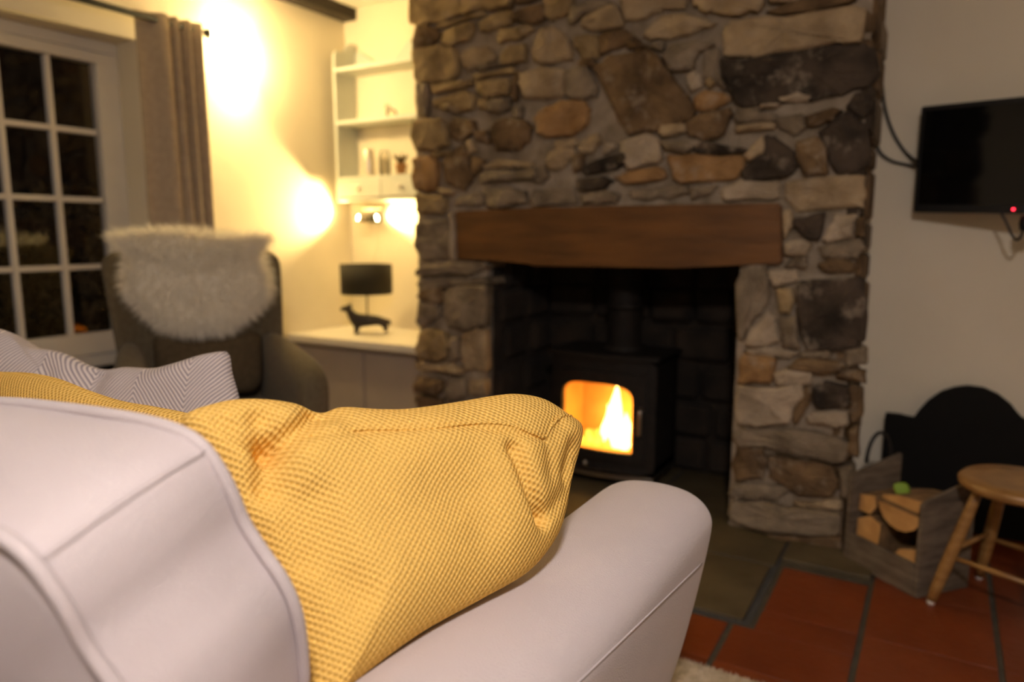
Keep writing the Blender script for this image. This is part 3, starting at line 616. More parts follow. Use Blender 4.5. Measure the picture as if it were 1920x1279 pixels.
tube('flex', catmull(cp, 6), 0.003, M['ceramic'], sb, 6)

# dog-shaped table lamp
dp = on_z(690, 626, CZ)
dl = empty('dog_table_lamp', (dp.x, dp.y, CZ + 0.0005), YAW + R(4), 'dark bronze dachshund table lamp with black drum shade', 'lamp')
def skin(name, verts, edges, radii, m, parent, sub=2):
    me = bpy.data.meshes.new(name); me.from_pydata(verts, edges, []); o = link(name, me, m, parent)
    s = o.modifiers.new('skin', 'SKIN'); s.use_smooth_shade = True
    for i, r in enumerate(radii): me.skin_vertices[0].data[i].radius = (r, r) if not isinstance(r, tuple) else r
    me.skin_vertices[0].data[0].use_root = True
    o.modifiers.new('sub', 'SUBSURF').levels = sub; o.modifiers['sub'].render_levels = sub
    return o
dv = [(0.0, 0, 0.078), (0.06, 0, 0.078), (0.105, 0, 0.082), (-0.06, 0, 0.08), (-0.085, 0, 0.098), (-0.105, 0, 0.135), (-0.118, 0, 0.152), (-0.138, 0, 0.148), (-0.158, 0, 0.140),
      (-0.06, 0.018, 0.045), (-0.066, 0.02, 0.008), (-0.06, -0.018, 0.045), (-0.066, -0.02, 0.008), (0.098, 0.018, 0.05), (0.108, 0.02, 0.032), (0.1, 0.02, 0.008), (0.098, -0.018, 0.05), (0.108, -0.02, 0.032), (0.1, -0.02, 0.008),
      (0.128, 0, 0.074), (0.132, 0, 0.045), (-0.078, 0.02, 0.006), (-0.078, -0.02, 0.006)]
de = [(0, 1), (1, 2), (0, 3), (3, 4), (4, 5), (5, 6), (6, 7), (7, 8), (3, 9), (9, 10), (3, 11), (11, 12), (2, 13), (13, 14), (14, 15), (2, 16), (16, 17), (17, 18), (2, 19), (19, 20), (10, 21), (12, 22)]
dr = [1.22 * q_ for q_ in [0.028, 0.026, 0.026, 0.031, 0.026, 0.018, 0.021, 0.013, 0.008, 0.015, 0.011, 0.015, 0.011, 0.016, 0.011, 0.010, 0.016, 0.011, 0.010, 0.008, 0.004, 0.006, 0.006]]
skin('dog_body', dv, de, dr, M['bronze'], dl)
for s in (-1, 1): lathe('ear', [(0, 0.02), (0.010, 0.012), (0.013, -0.006), (0.008, -0.024), (0, -0.03)], M['bronze'], dl, 10, (-0.104, s * 0.024, 0.158))
tube('stem', [(0.0, 0, 0.09), (0.0, 0, 0.245)], 0.005, M['bronze'], dl, 10)
szt = 0.215
lathe('lamp_shade', [(0.148, 0.235), (0.150, 0.405), (0.147, 0.405), (0.145, 0.235), (0.148, 0.235)], M['shade'], dl, 36)
lathe('bulb', [(0, 0.06), (0.018, 0.05), (0.024, 0.03), (0.014, 0.0), (0, 0)], M['ceramic'], dl, 14, (0, 0, 0.25))
for k in range(3):
    a = k * 2.094; tube('shade_strut', [(0, 0, 0.245), (0.146 * math.cos(a), 0.146 * math.sin(a), 0.245)], 0.0025, M['bronze'], dl, 6)

# ------------------------------------------------------------------ wood-burning stove
SXC, SFYF = -1.295, 2.955
st = empty('wood_stove', (SXC, 3.12, 0.008), 0, 'black cast-iron wood-burning stove with arched lit window', 'stove')
hw = 0.255; F0 = SFYF - 3.12; B0 = 3.30 - 3.12; ZT = 0.61
bow = lambda x: F0 + 0.045 * (x / hw) ** 2 
# body: sides, back, base, top rim as shells
boxes('body', [(-hw, -hw + 0.03, F0 + 0.05, B0, 0.07, ZT - 0.02), (hw - 0.03, hw, F0 + 0.05, B0, 0.07, ZT - 0.02), (-hw, hw, B0 - 0.03, B0, 0.07, ZT - 0.02), (-hw, hw, F0 + 0.05, B0, 0.07, 0.10), (-hw, hw, F0 + 0.05, B0, ZT - 0.04, ZT - 0.02)], M['iron'], st)
boxes('fire_lining', [(-hw + 0.031, -hw + 0.045, F0 + 0.06, B0 - 0.032, 0.101, ZT - 0.042), (hw - 0.045, hw - 0.031, F0 + 0.06, B0 - 0.032, 0.101, ZT - 0.042), (-hw + 0.046, hw - 0.046, B0 - 0.05, B0 - 0.032, 0.101, ZT - 0.042)], M['firebrick'], st)
# top plate with bowed front
def bow_plate(name, w_, front_extra, z0, z1, m, yb):
    pts = [Vector((-w_ + 2 * w_ * i / 16, F0 - front_extra + 0.045 * ((-w_ + 2 * w_ * i / 16) / w_) ** 2, z0)) for i in range(17)] + [Vector((w_, yb, z0)), Vector((-w_, yb, z0))]
    return prism(name, pts, Vector((0, 0, z1 - z0)), m, st, 0.004)
bow_plate('top_plate', hw + 0.02, 0.02, ZT - 0.02, ZT, M['iron'], B0 + 0.01)
bow_plate('hearth_lip', hw + 0.01, 0.035, 0.05, 0.068, M['brass'], B0 - 0.05)
# bowed front wall with arched opening (door)
wx0, wx1 = -1.477 - SXC, -1.131 - SXC; wz0, wz1 = 0.168, 0.478
def arch_pt(k, n):                     # outline of the window, counter-clockwise from lower left
    t = k / n; P = [(wx0, wz0), (wx1, wz0)]
    out = []
    for i in range(9): out.append((wx0 + (wx1 - wx0) * i / 8, wz0))
    for i in range(1, 5): out.append((wx1, wz0 + (wz1 - 0.075 - wz0) * i / 4))
    for i in range(1, 13):
        a = math.pi * i / 13; out.append(((wx0 + wx1) / 2 + (wx1 - wx0) / 2 * math.copysign(abs(math.cos(a)) ** 0.55, math.cos(a)), wz1 - 0.075 + 0.075 * math.sin(a) ** 0.8))
    for i in range(4, 0, -1): out.append((wx0, wz0 + (wz1 - 0.075 - wz0) * i / 4))
    return out
inn = arch_pt(0, 1)
def rect_proj(p, c, x0, x1, z0, z1):
    dx, dz = p[0] - c[0], p[1] - c[1]
    s = min((x1 - c[0]) / dx if dx > 1e-6 else 1e9, (x0 - c[0]) / dx if dx < -1e-6 else 1e9, (z1 - c[1]) / dz if dz > 1e-6 else 1e9, (z0 - c[1]) / dz if dz < -1e-6 else 1e9)
    return (c[0] + dx * s, c[1] + dz * s)
def bowed_frame(name, x0, x1, z0, z1, grow, y_off, thick, m):
    c = ((wx0 + wx1) / 2, (wz0 + wz1) / 2); inner = [(c[0] + (p[0] - c[0]) * grow, c[1] + (p[1] - c[1]) * grow) for p in inn]
    v = []; f = []; n = len(inner)
    for ring, src in enumerate((inner, None, None)):
        for p, ip in zip(inner, inner):
            o_ = rect_proj(p, c, x0, x1, z0, z1); q = (p[0] + (o_[0] - p[0]) * ring / 2, p[1] + (o_[1] - p[1]) * ring / 2)
            v.append((q[0], bow(q[0]) + y_off, q[1]))
    for r in range(2):
        for i in range(n): f.append((r * n + i, r * n + (i + 1) % n, (r + 1) * n + (i + 1) % n, (r + 1) * n + i))
    o = pyobj(name, v, f, m, st, False); s = o.modifiers.new('t', 'SOLIDIFY'); s.thickness = thick; s.offset = 0
    return o
bowed_frame('front_plate', -hw, hw, 0.07, ZT - 0.02, 1.06, 0.012, 0.02, M['iron'])
door = bowed_frame('door', -hw + 0.03, hw - 0.035, 0.125, ZT - 0.08, 1.0, -0.008, 0.018, M['iron'])
v = []; f = []
for j in range(2):
    for i in range(13): x = wx0 - 0.008 + (wx1 - wx0 + 0.016) * i / 12; v.append((x, bow(x) + 0.004, wz0 - 0.008 + j * (wz1 - wz0 + 0.016)))
for i in range(12): f.append((i, i + 1, 14 + i, 13 + i))
pyobj('door_glass', v, f, M['stove_glass'], st, True)
tube('door_handle', catmull([Vector((hw - 0.052, bow(hw - 0.05) - 0.005, 0.37)), Vector((hw - 0.05, bow(hw) - 0.05, 0.37)), Vector((hw - 0.05, bow(hw) - 0.055, 0.31)), Vector((hw - 0.05, bow(hw) - 0.055, 0.26))], 5), 0.009, M['brass'], st, 8)
lathe('air_knob', [(0, 0.014), (0.010, 0.010), (0.013, 0), (0.010, -0.010), (0, -0.014)], M['brass'], st, 12, (-0.05, F0 - 0.015, 0.10))
for x in (-hw + 0.04, hw - 0.04):
    for y in (F0 + 0.08, B0 - 0.05): lathe('leg', [(0.018, 0), (0.014, 0.03), (0.022, 0.072)], M['iron'], st, 10, (x, y, 0))
lathe('flue_pipe', [(0.10, ZT - 0.005), (0.10, ZT + 0.02), (0.078, ZT + 0.025), (0.078, 1.36)], M['iron'], st, 28, (-1.258 - SXC, 3.17 - 3.12, 0))
lathe('flue_collar', [(0.078, 0.80), (0.088, 0.80), (0.088, 0.825), (0.078, 0.825)], M['iron'], st, 28, (-1.258 - SXC, 3.17 - 3.12, 0))
# fire: grate logs and flames
for k, (x, y, r_, ln) in enumerate([(-0.08, -0.01, 0.035, 0.26), (0.06, 0.02, 0.04, 0.24), (0.0, 0.05, 0.032, 0.3)]):
    tube('burning_log', [(x - ln / 2, y, 0.135 + 0.012 * k), (x + ln / 2, y + 0.02, 0.14 + 0.014 * k)], r_, M['ember'], st, 10)
def flame(x, y, h, r_, m, lean=0.0, seed=0):
    rd = random.Random(seed); prof = [(0.55, 0), (0.95, 0.12), (1.0, 0.25), (0.82, 0.45), (0.5, 0.68), (0.24, 0.86), (0.0, 1.0)]
    v = []; f = []; n = 10
    for i, (pr, pz) in enumerate(prof):
        for k in range(n):
            a = 2 * math.pi * k / n; rr = r_ * pr * (1 + 0.12 * rd.uniform(-1, 1))
            v.append((x + rr * math.cos(a) + lean * pz * pz + 0.008 * math.sin(pz * 7 + seed), y + rr * 0.45 * math.sin(a), 0.15 + pz * h))
    for i in range(len(prof) - 1):
        for k in range(n): f.append((i * n + k, i * n + (k + 1) % n, (i + 1) * n + (k + 1) % n, (i + 1) * n + k))
    pyobj('flame', v, f, m, st, True)
fy = -0.04
flame(0.045, fy, 0.31, 0.05, M['flame'], -0.012, 1); flame(0.005, fy + 0.02, 0.2, 0.042, M['flame'], -0.02, 2); flame(0.085, fy - 0.01, 0.18, 0.036, M['flame'], 0.01, 3)
flame(0.01, fy, 0.10, 0.022, M['flame2'], 0, 4); flame(-0.05, fy, 0.085, 0.02, M['flame2'], 0.01, 5); flame(-0.10, fy + 0.01, 0.07, 0.018, M['flame2'], 0, 6); flame(-0.15, fy + 0.01, 0.06, 0.016, M['flame2'], 0, 7); flame(0.15, fy, 0.09, 0.018, M['flame2'], 0, 8)
light_point('fire_light', (0.02, -0.02, 0.30), FIRE_W, (1.0, 0.42, 0.08), 0.05, st)

# ------------------------------------------------------------------ wing armchair in the corner
TH = R(63)
bcx = Vector((-2.70, 1.955)); ay = Vector((-math.sin(TH), math.cos(TH))); ax = Vector((math.cos(TH), math.sin(TH)))
base = bcx - ay * 0.30
ch = empty('wing_armchair', (base.x, base.y, 0), TH, 'taupe wool wing armchair in the corner by the curtain', 'armchair')
def ch_back():
    v = []; f = []; nu, nv = 24, 16
    for side in (0, 1):
        for j in range(nv + 1):
            t = j / nv; z = 0.30 + 0.80 * t; wdt = 0.285 + 0.075 * t ** 0.8
            if t > 0.92: wdt -= 0.05 * ((t - 0.92) / 0.08) ** 2
            for i in range(nu + 1):
                s = -1 + 2 * i / nu; x = wdt * s
                y = 0.24 + 0.10 * t + (0.085 * side) - 0.10 * max(0, abs(s) - 0.72) / 0.28 * (0.4 + 0.6 * math.sin(math.pi * min(1, t * 0.9 + 0.1)))
                if side == 0: y += 0.02 * s * s; y -= 0.02 * math.cos(s * math.pi / 2)
                v.append((x, y, z - (0.02 * s * s if t == 1 else 0)))
    n1 = (nu + 1) * (nv + 1)
    for j in range(nv):
        for i in range(nu):
            a = j * (nu + 1) + i; f.append((a, a + 1, a + nu + 2, a + nu + 1)); f.append((n1 + a, n1 + a + nu + 1, n1 + a + nu + 2, n1 + a + 1))
    bd = [i for i in range(nu + 1)] + [j * (nu + 1) + nu for j in range(1, nv + 1)] + [nv * (nu + 1) + i for i in range(nu - 1, -1, -1)] + [j * (nu + 1) for j in range(nv - 1, 0, -1)]
    for i in range(len(bd)): a, b = bd[i], bd[(i + 1) % len(bd)]; f.append((a, n1 + a, n1 + b, b))
    o = pyobj('backrest', v, f, M['chair'], ch, True)
    bm = bmesh.new(); bm.from_mesh(o.data); bmesh.ops.recalc_face_normals(bm, faces=bm.faces); bm.to_mesh(o.data); bm.free()
    s = o.modifiers.new('s', 'SUBSURF'); s.levels = 1; s.render_levels = 1
ch_back()
def ch_arm(s):
    secs = []          # along the arm from the back to the front: (y, x centre, half width, top z)
    for y, x, hw_, zt_ in [(0.32, 0.26, 0.045, 0.74), (0.2, 0.27, 0.055, 0.72), (0.05, 0.285, 0.062, 0.695), (-0.10, 0.30, 0.068, 0.67), (-0.20, 0.305, 0.07, 0.65), (-0.27, 0.30, 0.062, 0.61), (-0.30, 0.295, 0.04, 0.55)]:
        ring = []; lean = 0.05
        for k in range(16):
            a = 2 * math.pi * k / 16; cx, sz_ = math.cos(a), math.sin(a)
            zz = zt_ - 0.09 + 0.09 * sz_ if sz_ > 0 else (zt_ - 0.09) + sz_ * (zt_ - 0.09 - 0.20)
            ring.append(Vector((s * (x + hw_ * math.copysign(abs(cx) ** 0.7, cx) + lean * (zz - 0.4)), y, zz)))
        secs.append(ring)
    v = [p for r_ in secs for p in r_]; f = []
    for i in range(len(secs) - 1):
        for k in range(16): f.append((i * 16 + k, i * 16 + (k + 1) % 16, (i + 1) * 16 + (k + 1) % 16, (i + 1) * 16 + k))
    f.append(tuple(range(16))); f.append(tuple(range((len(secs) - 1) * 16, len(secs) * 16))[::-1])
    o = pyobj('arm', v, f, M['chair'], ch, True); bm = bmesh.new(); bm.from_mesh(o.data); bmesh.ops.recalc_face_normals(bm, faces=bm.faces); bm.to_mesh(o.data); bm.free()
    m2 = o.modifiers.new('s', 'SUBSURF'); m2.levels = 1; m2.render_levels = 1
ch_arm(1); ch_arm(-1)
box('seat_base', -0.27, 0.27, -0.30, 0.27, 0.18, 0.33, M['chair'], ch, 0.03, 3, True)
box('seat_cushion', -0.245, 0.245, -0.34, 0.21, 0.325, 0.455, M['chair'], ch, 0.05, 4, True)
for x in (-0.24, 0.24):
    for y in (-0.26, 0.24): tube('leg', [(x, y, 0.19), (x * 1.08, y * 1.08, 0.0)], lambda t: 0.022 - 0.008 * t, M['stool'], ch, 10)

# ------------------------------------------------------------------ inflated (stuffed) shapes
def inflate(name, outline, p0, nrm, thick, m, parent=None, creases=(), rings=26, nb=120, k=6, flat=2.4, back=None, px=True, puff=0.0, pseed=0, centre=None):
    """closed outline (photo pixels put on the plane p0/nrm, or world points) -> stuffed form with both faces"""
    nrm = nrm.normalized()
    W = [on_plane(u, v, p0, nrm) for u, v in outline] if px else outline
    W = catmull(W, k, True)
    L = [0.0]
    for i in range(len(W)): L.append(L[-1] + (W[(i + 1) % len(W)] - W[i]).length)
    Q = []
    j = 0
    for i in range(nb):
        s = L[-1] * i / nb
        while L[j + 1] < s: j += 1
        Q.append(W[j].lerp(W[(j + 1) % len(W)], (s - L[j]) / max(1e-9, L[j + 1] - L[j])))
    c = on_plane(*centre, p0, nrm) if centre else sum(Q, Vector()) / nb
    ez = nrm; ex = Vector((0, 0, 1)).cross(ez).normalized(); ey = ez.cross(ex)
    loc = lambda p: Vector(((p - c).dot(ex), (p - c).dot(ey)))
    q2 = [loc(p) for p in Q]
    cr = []
    for pts, depth, width in creases:
        pl = [loc(on_plane(u, v, p0, nrm)) for u, v in pts]; cr.append((pl, depth, width))
    def dist(p, pl):
        best = 9
        for a, b in zip(pl[:-1], pl[1:]):
            d = b - a; t = max(0, min(1, (p - a).dot(d) / max(1e-9, d.dot(d)))); best = min(best, (p - a - d * t).length)
        return best
    def height(p, r, side):
        h = (thick if side > 0 else (back if back is not None else thick)) * max(0.0, 1 - r ** flat) ** 0.55
        if puff: h += puff * (1 - r ** 4) * noise.noise(Vector((p.x * 9, p.y * 9, pseed + side)))
        if side > 0:
            for pl, depth, width in cr: h -= depth * math.exp(-(dist(p, pl) / width) ** 2) * min(1, (1 - r) * 6)
        return h
    v = []; f = []
    v.append(Vector((0, 0, height(Vector((0, 0)), 0, 1))))
    for side in (1, -1):
        rr = range(1, rings + 1) if side > 0 else range(rings - 1, 0, -1)
        for i in rr:
            r = (i / rings) ** 0.8
            for p in q2:
                q = p * r; v.append(Vector((q.x, q.y, side * height(q, r, side))))
    v.append(Vector((0, 0, -height(Vector((0, 0)), 0, -1))))
    for i in range(nb): f.append((0, 1 + i, 1 + (i + 1) % nb))
    nr = 2 * rings - 1
    for j in range(nr - 1):
        for i in range(nb):
            a = 1 + j * nb; f.append((a + i, a + nb + i, a + nb + (i + 1) % nb, a + (i + 1) % nb))
    a = 1 + (nr - 1) * nb; e = len(v) - 1
    for i in range(nb): f.append((a + i, e, a + (i + 1) % nb))
    o = pyobj(name, v, f, m, None, True)
    bm = bmesh.new(); bm.from_mesh(o.data); bmesh.ops.recalc_face_normals(bm, faces=bm.faces); bm.to_mesh(o.data); bm.free()
    o.matrix_world = Matrix(((ex.x, ey.x, ez.x, c.x), (ex.y, ey.y, ez.y, c.y), (ex.z, ey.z, ez.z, c.z), (0, 0, 0, 1)))
    def surf(u, w_):                                   # point on the front face under a photo pixel of the plane, local
        p = loc(on_plane(u, w_, p0, nrm)); ang = math.atan2(p.y, p.x); best = None
        for a_, b_ in zip(q2, q2[1:] + q2[:1]):
            den = p.x * (b_.y - a_.y) - p.y * (b_.x - a_.x)
            if abs(den) < 1e-12: continue
            s_ = (a_.x * (b_.y - a_.y) - a_.y * (b_.x - a_.x)) / den; t_ = (a_.x * p.y - a_.y * p.x) / den
            if s_ > 0 and -1e-6 <= t_ <= 1 + 1e-6 and (best is None or s_ < best): best = s_
        r = 1 / best if best else 0
        return Vector((p.x, p.y, height(p, min(1, r), 1)))
    return o, surf, q2, height

# sheepskin on the armchair back
fn = Vector((-ay.x, -ay.y, 0.12)).normalized()
fp = Vector((bcx.x, bcx.y, 0.85)) + Vector((-ay.x, -ay.y, 0)) * 0.075
fur_out = [(213, 446), (260, 442), (340, 440), (420, 450), (498, 447), (482, 478), (494, 515), (495, 550), (470, 580), (440, 602), (410, 614), (345, 615), (308, 606), (276, 580), (246, 545), (242, 508), (250, 478)]
fur = empty('sheepskin_throw', fp, 0, 'fluffy cream sheepskin draped over the wing armchair back', 'sheepskin')
hide, _, fq, fh = inflate('hide', fur_out, fp, fn, 0.022, M['fleece'], None, rings=10, nb=70)
mw = hide.matrix_world.copy(); hide.parent = fur; hide.matrix_parent_inverse = Matrix.Translation(-fp)
v = []; f = []; rd = random.Random(11)
for i in range(15000):
    k = rd.randrange(len(fq)); t = rd.random(); e = fq[k].lerp(fq[(k + 1) % len(fq)], t); r = math.sqrt(rd.random())
    if rd.random() < 0.28: r = 1 - rd.random() ** 2 * 0.15
    p = e * r; b = Vector((p.x, p.y, fh(p, r, 1) - 0.004))
    out = Vector((e.x, e.y, 0)).normalized() * (0.25 + 0.9 * r ** 4) + Vector((0, -0.45, 0)) * (1 - r ** 3)
    d = (out + Vector((rd.gauss(0, .35), rd.gauss(0, .35), 0.75 * (1 - 0.6 * r ** 4)))).normalized() * rd.uniform(0.025, 0.05) * (1 + 0.5 * (r > 0.95))
    wv = Vector((rd.gauss(0, 1), rd.gauss(0, 1), rd.gauss(0, 0.3))).normalized() * 0.0011
    mid_ = b + d * 0.55 + Vector((0, 0, 0.004)); tip = b + d + Vector((0, -0.006, -0.004)); n = len(v)
    v += [b - wv, b + wv, mid_ + wv * 0.8, mid_ - wv * 0.8, tip]; f += [(n, n + 1, n + 2, n + 3), (n + 3, n + 2, n + 4)]
fl = pyobj('fleece', [mw @ x - fp for x in v], f, M['wool'], fur); fl['kind'] = 'stuff'
# brown lumbar cushion on the chair
ln = Vector((-ay.x, -ay.y, 0.25)).normalized(); lp = Vector((bcx.x, bcx.y, 0.55)) + Vector((-ay.x, -ay.y, 0)) * 0.12
lc, _, _, _ = inflate('lumbar_cushion', [(292, 632), (350, 640), (420, 634), (482, 624), (492, 660), (488, 725), (440, 738), (350, 736), (298, 728), (290, 680)], lp, ln, 0.055, M['chairdark'], None, rings=12, nb=60)
tag(lc, 'plain brown lumbar cushion leaning in the wing armchair', 'cushion')

# ------------------------------------------------------------------ sofa
AX0, AX1 = -0.552, -0.322; SB = 0.06; AZ = 0.687
SOX = -1.95                       # outer end of the sofa
so = empty('sofa', ((AX1 + SOX) / 2, 0.65, 0), 0, 'pale lilac-grey upholstered sofa facing the stone fireplace', 'sofa')
sox, soy = so.location.x, so.location.y
def sofa_arm(x0, x1, yf, m, flip=False):
    """upholstered arm: rounded top, front end rolled over"""
    secs = []; w2 = (x1 - x0) / 2; xc = (x0 + x1) / 2; K = 20
    ys = [SB, SB + 0.03, 0.3, 0.55, 0.8, 1.0, yf - 0.14, yf - 0.09, yf - 0.05, yf - 0.022, yf - 0.006, yf]
    for y in ys:
        e = max(0.0, (y - (yf - 0.09)) / 0.09); shr = math.sqrt(max(0, 1 - e * e)) if e > 0 else 1
        top = AZ + 0.0 * y; ztop = 0.5 + (top - 0.5) * (0.25 + 0.75 * shr) if e > 0 else top
        wv = w2 * (0.35 + 0.65 * shr); ring = []
        for k in range(K):
            a = 2 * math.pi * k / K; c_, s_ = math.cos(a), math.sin(a)
            if s_ >= 0: z = ztop - 0.075 + 0.075 * s_ ** 0.9
            else: z = (ztop - 0.075) + s_ * (ztop - 0.075 - 0.14)
            x = xc + wv * math.copysign(abs(c_) ** (0.75 if s_ >= 0 else 0.35), c_)
            if x > sox: x -= 0.05 * max(0, (0.62 - z) / 0.3)
            ring.append((x - sox, y - soy, z))
        secs.append(ring)
    v = [p for r_ in secs for p in r_]; f = []
    for i in range(len(secs) - 1):
        for k in range(K): f.append((i * K + k, i * K + (k + 1) % K, (i + 1) * K + (k + 1) % K, (i + 1) * K + k))
    f.append(tuple(range(K))); f.append(tuple(range((len(secs) - 1) * K, len(secs) * K))[::-1])
    o = pyobj('arm', v, f, m, so, True); bm = bmesh.new(); bm.from_mesh(o.data); bmesh.ops.recalc_face_normals(bm, faces=bm.faces); bm.to_mesh(o.data); bm.free()
    s = o.modifiers.new('s', 'SUBSURF'); s.levels = 2; s.render_levels = 2
    return o
arm = sofa_arm(AX0, AX1, 1.36, M['sofa'])
sofa_arm(SOX, SOX + 0.15, 1.30, M['sofa'])
box('base', SOX + 0.15 - sox, AX0 - sox, SB + 0.02 - soy, 1.27 - soy, 0.13, 0.30, M['sofa'], so, 0.02)
box('back_frame', SOX + 0.02 - sox, AX1 - 0.02 - sox, SB - 0.01 - soy, 0.20 - soy, 0.13, 0.74, M['sofa'], so, 0.04, 4, True)
smid = (SOX + 0.15 + AX0) / 2
for a, b in ((SOX + 0.155, smid - 0.003), (smid + 0.003, AX0 - 0.005)):
    box('seat_cushion', a - sox, b - sox, 0.21 - soy, 1.29 - soy, 0.295, 0.44, M['sofa'], so, 0.045, 4, True)
for x in (SOX + 0.08, AX1 - 0.08):
    for y in (SB + 0.08, 1.2): lathe('leg', [(0.016, 0.0125), (0.026, 0.135)], M['stool'], so, 12, (x - sox, y - soy, 0.0))
# back cushions: boxed, piped; outline of the near one from the photograph
BX = -0.53
FT = on_x(392, 812, BX); FB = on_x(565, 1279, BX); BT = on_x(60, 1055, BX)
fdir = Vector((0, FB.y - FT.y, FB.z - FT.z)).normalized(); fnorm = Vector((0, -fdir.z, fdir.y)).normalized()
if fnorm.y < 0: fnorm = -fnorm
TK = 0.152
def back_cushion(front, name='back_cushion'):
    n = len(front); c = sum(front, Vector()) / n; O = so.location
    rows = [0.0, 0.02, 0.12, 0.3, 0.5, 0.7, 0.88, 0.98, 1.0]; v = []; f = []
    for ring in (0.15, 0.35, 0.55, 0.75, 0.9):
        for p in front: v.append(c.lerp(p, ring) + fnorm * 0.05 * (1 - ring ** 2))
    for r_ in rows:
        b = 0.014 * math.sin(math.pi * r_)
        for p in front: v.append(p - fnorm * TK * r_ + (p - c).normalized() * b)
    for ring in (0.9, 0.75, 0.55, 0.35, 0.15):
        for p in front: v.append(c.lerp(p, ring) - fnorm * (TK + 0.03 * (1 - ring ** 2)))
    tot = 5 + len(rows) + 5
    for j in range(tot - 1):
        for i in range(n): f.append((j * n + i, j * n + (i + 1) % n, (j + 1) * n + (i + 1) % n, (j + 1) * n + i))
    f.append(tuple(range(n))[::-1]); f.append(tuple(range((tot - 1) * n, tot * n)))
    v = [Vector(p) + Vector((0.004, 0.003, 0.004)) * noise.noise(Vector(p) * 9) - O for p in v]
    o = pyobj(name, v, f, M['sofa'], so, True); bm = bmesh.new(); bm.from_mesh(o.data); bmesh.ops.recalc_face_normals(bm, faces=bm.faces); bm.to_mesh(o.data); bm.free()
    for off in (0.0, TK): 
        pp_ = tube('piping', [p - fnorm * off + (p - c).normalized() * 0.003 - O for p in front], 0.0062, M['sofa'], o, 8, True)
    return o, c
ppx = [(-60, 748), (60, 762), (180, 778), (270, 793), (335, 812), (376, 838), (408, 880), (432, 925), (455, 980), (490, 1035), (525, 1085), (550, 1140), (561, 1200), (566, 1260), (572, 1330)]
front = [on_plane(u, v_, FT, fnorm) for u, v_ in ppx]
XL = smid - 0.0
zb = 0.445; yb = FT.y + (FT.z - zb) * (fdir.y / -fdir.z)
front += [Vector((BX + 0.0, yb - 0.012, zb + 0.035)), Vector((BX - 0.05, yb, zb)), Vector(((XL + BX) / 2, yb, zb)), Vector((XL + 0.05, yb, zb)), Vector((XL, yb - 0.02, zb + 0.06)), Vector((XL, (yb + FT.y) / 2, (zb + FT.z) / 2)), Vector((XL, FT.y + 0.03, FT.z - 0.09)), Vector((XL + 0.05, FT.y, FT.z - 0.005))]
front = catmull(front, 5, True)
bcu, bc0 = back_cushion(front)
# seam between the top and side gussets of the near cushion
O = so.location
cs = on_plane(390, 843, FT, fnorm); seam = [cs - fnorm * TK * t + (cs - bc0).normalized() * (0.0142 * math.sin(math.pi * t) + 0.0003) - O for t in [i / 14 for i in range(15)]]
tube('gusset_seam', seam, 0.0007, M['sofa'], bcu, 6)
mir = []
for p in front: mir.append(Vector((2 * XL - p.x - 0.004, p.y, p.z)))
back_cushion(mir[::-1])
# stitched seam along the outside of the near arm
sm_ = [on_x(u, v_, AX1) for u, v_ in ((1333, 1034), (1262, 1098), (1180, 1178), (1091, 1265), (1000, 1360))]
bpy.context.view_layer.update(); dg = bpy.context.evaluated_depsgraph_get(); ae = arm.evaluated_get(dg); sp3 = []
for i in range(30):
    u = 1338 - 330 * i / 29; r_ = ray(u, 1034 + (1338 - u) * 0.965).normalized()
    ok, l_, n_, _ = ae.ray_cast(EYE - so.location, r_)
    if ok: sp3.append(l_ + n_ * 0.0006)
if len(sp3) > 3: tube('arm_seam', sp3, 0.0014, M['sofa'], arm, 6)

# yellow cushions
yn = Vector((0.80, -0.30, 0.50)).normalized(); yp = on_x(800, 1180, -0.497)
y_out = [(338, 790), (392, 761), (450, 752), (520, 757), (592, 777), (632, 767), (700, 771), (760, 770), (850, 757), (920, 745), (965, 742), (1015, 752), (1060, 780), (1086, 803), (1080, 850), (1066, 905), (1055, 960), (1035, 1015), (985, 1075), (900, 1125), (800, 1180), (720, 1235), (640, 1300), (600, 1335), (572, 1290), (538, 1180), (464, 1020), (380, 880)]
ycre = [([(470, 815), (485, 865), (480, 930)], 0.022, 0.018), ([(604, 770), (550, 822), (490, 862)], 0.028, 0.015), ([(560, 843), (640, 836), (840, 826), (950, 844), (978, 848)], 0.005, 0.006), ([(400, 810), (450, 850), (485, 862)], 0.012, 0.012),
        ([(915, 870), (945, 940), (975, 985)], 0.02, 0.013), ([(1015, 815), (985, 850), (990, 900)], 0.006, 0.014), ([(1060, 870), (1050, 860), (1040, 900)], 0.022, 0.016), ([(975, 985), (1010, 960), (1040, 930)], 0.010, 0.014),
        ([(560, 960), (600, 1090), (640, 1130)], 0.010, 0.02), ([(500, 880), (530, 990), (545, 1060)], 0.010, 0.018), ([(760, 930), (840, 960), (860, 1000)], 0.007, 0.03)]
yc, ysurf, _, _ = inflate('yellow_cushion', y_out, yp, yn, 0.075, M['yellow'], None, ycre, rings=70, nb=320, back=0.07, puff=0.012, pseed=3, centre=(740, 960), flat=3.0)
tag(yc, 'large mustard-yellow woven cushion slumped over the sofa arm', 'cushion', )
seam_px = [(505, 852), (560, 838), (640, 830), (720, 831), (780, 829), (840, 820), (900, 822), (950, 838), (978, 842), (1000, 815), (1025, 796), (1050, 792)]
sv = catmull([ysurf(a, b) + Vector((0, 0, 0.0005)) for a, b in seam_px], 6)
tube('cushion_seam', sv, 0.0024, M['yellow'], yc, 6)
y2_out = [(-140, 690), (-60, 694), (0, 697), (55, 699), (110, 710), (170, 733), (230, 752), (300, 764), (370, 782), (420, 830), (420, 900), (380, 960), (200, 980), (0, 980), (-140, 960), (-160, 800)]
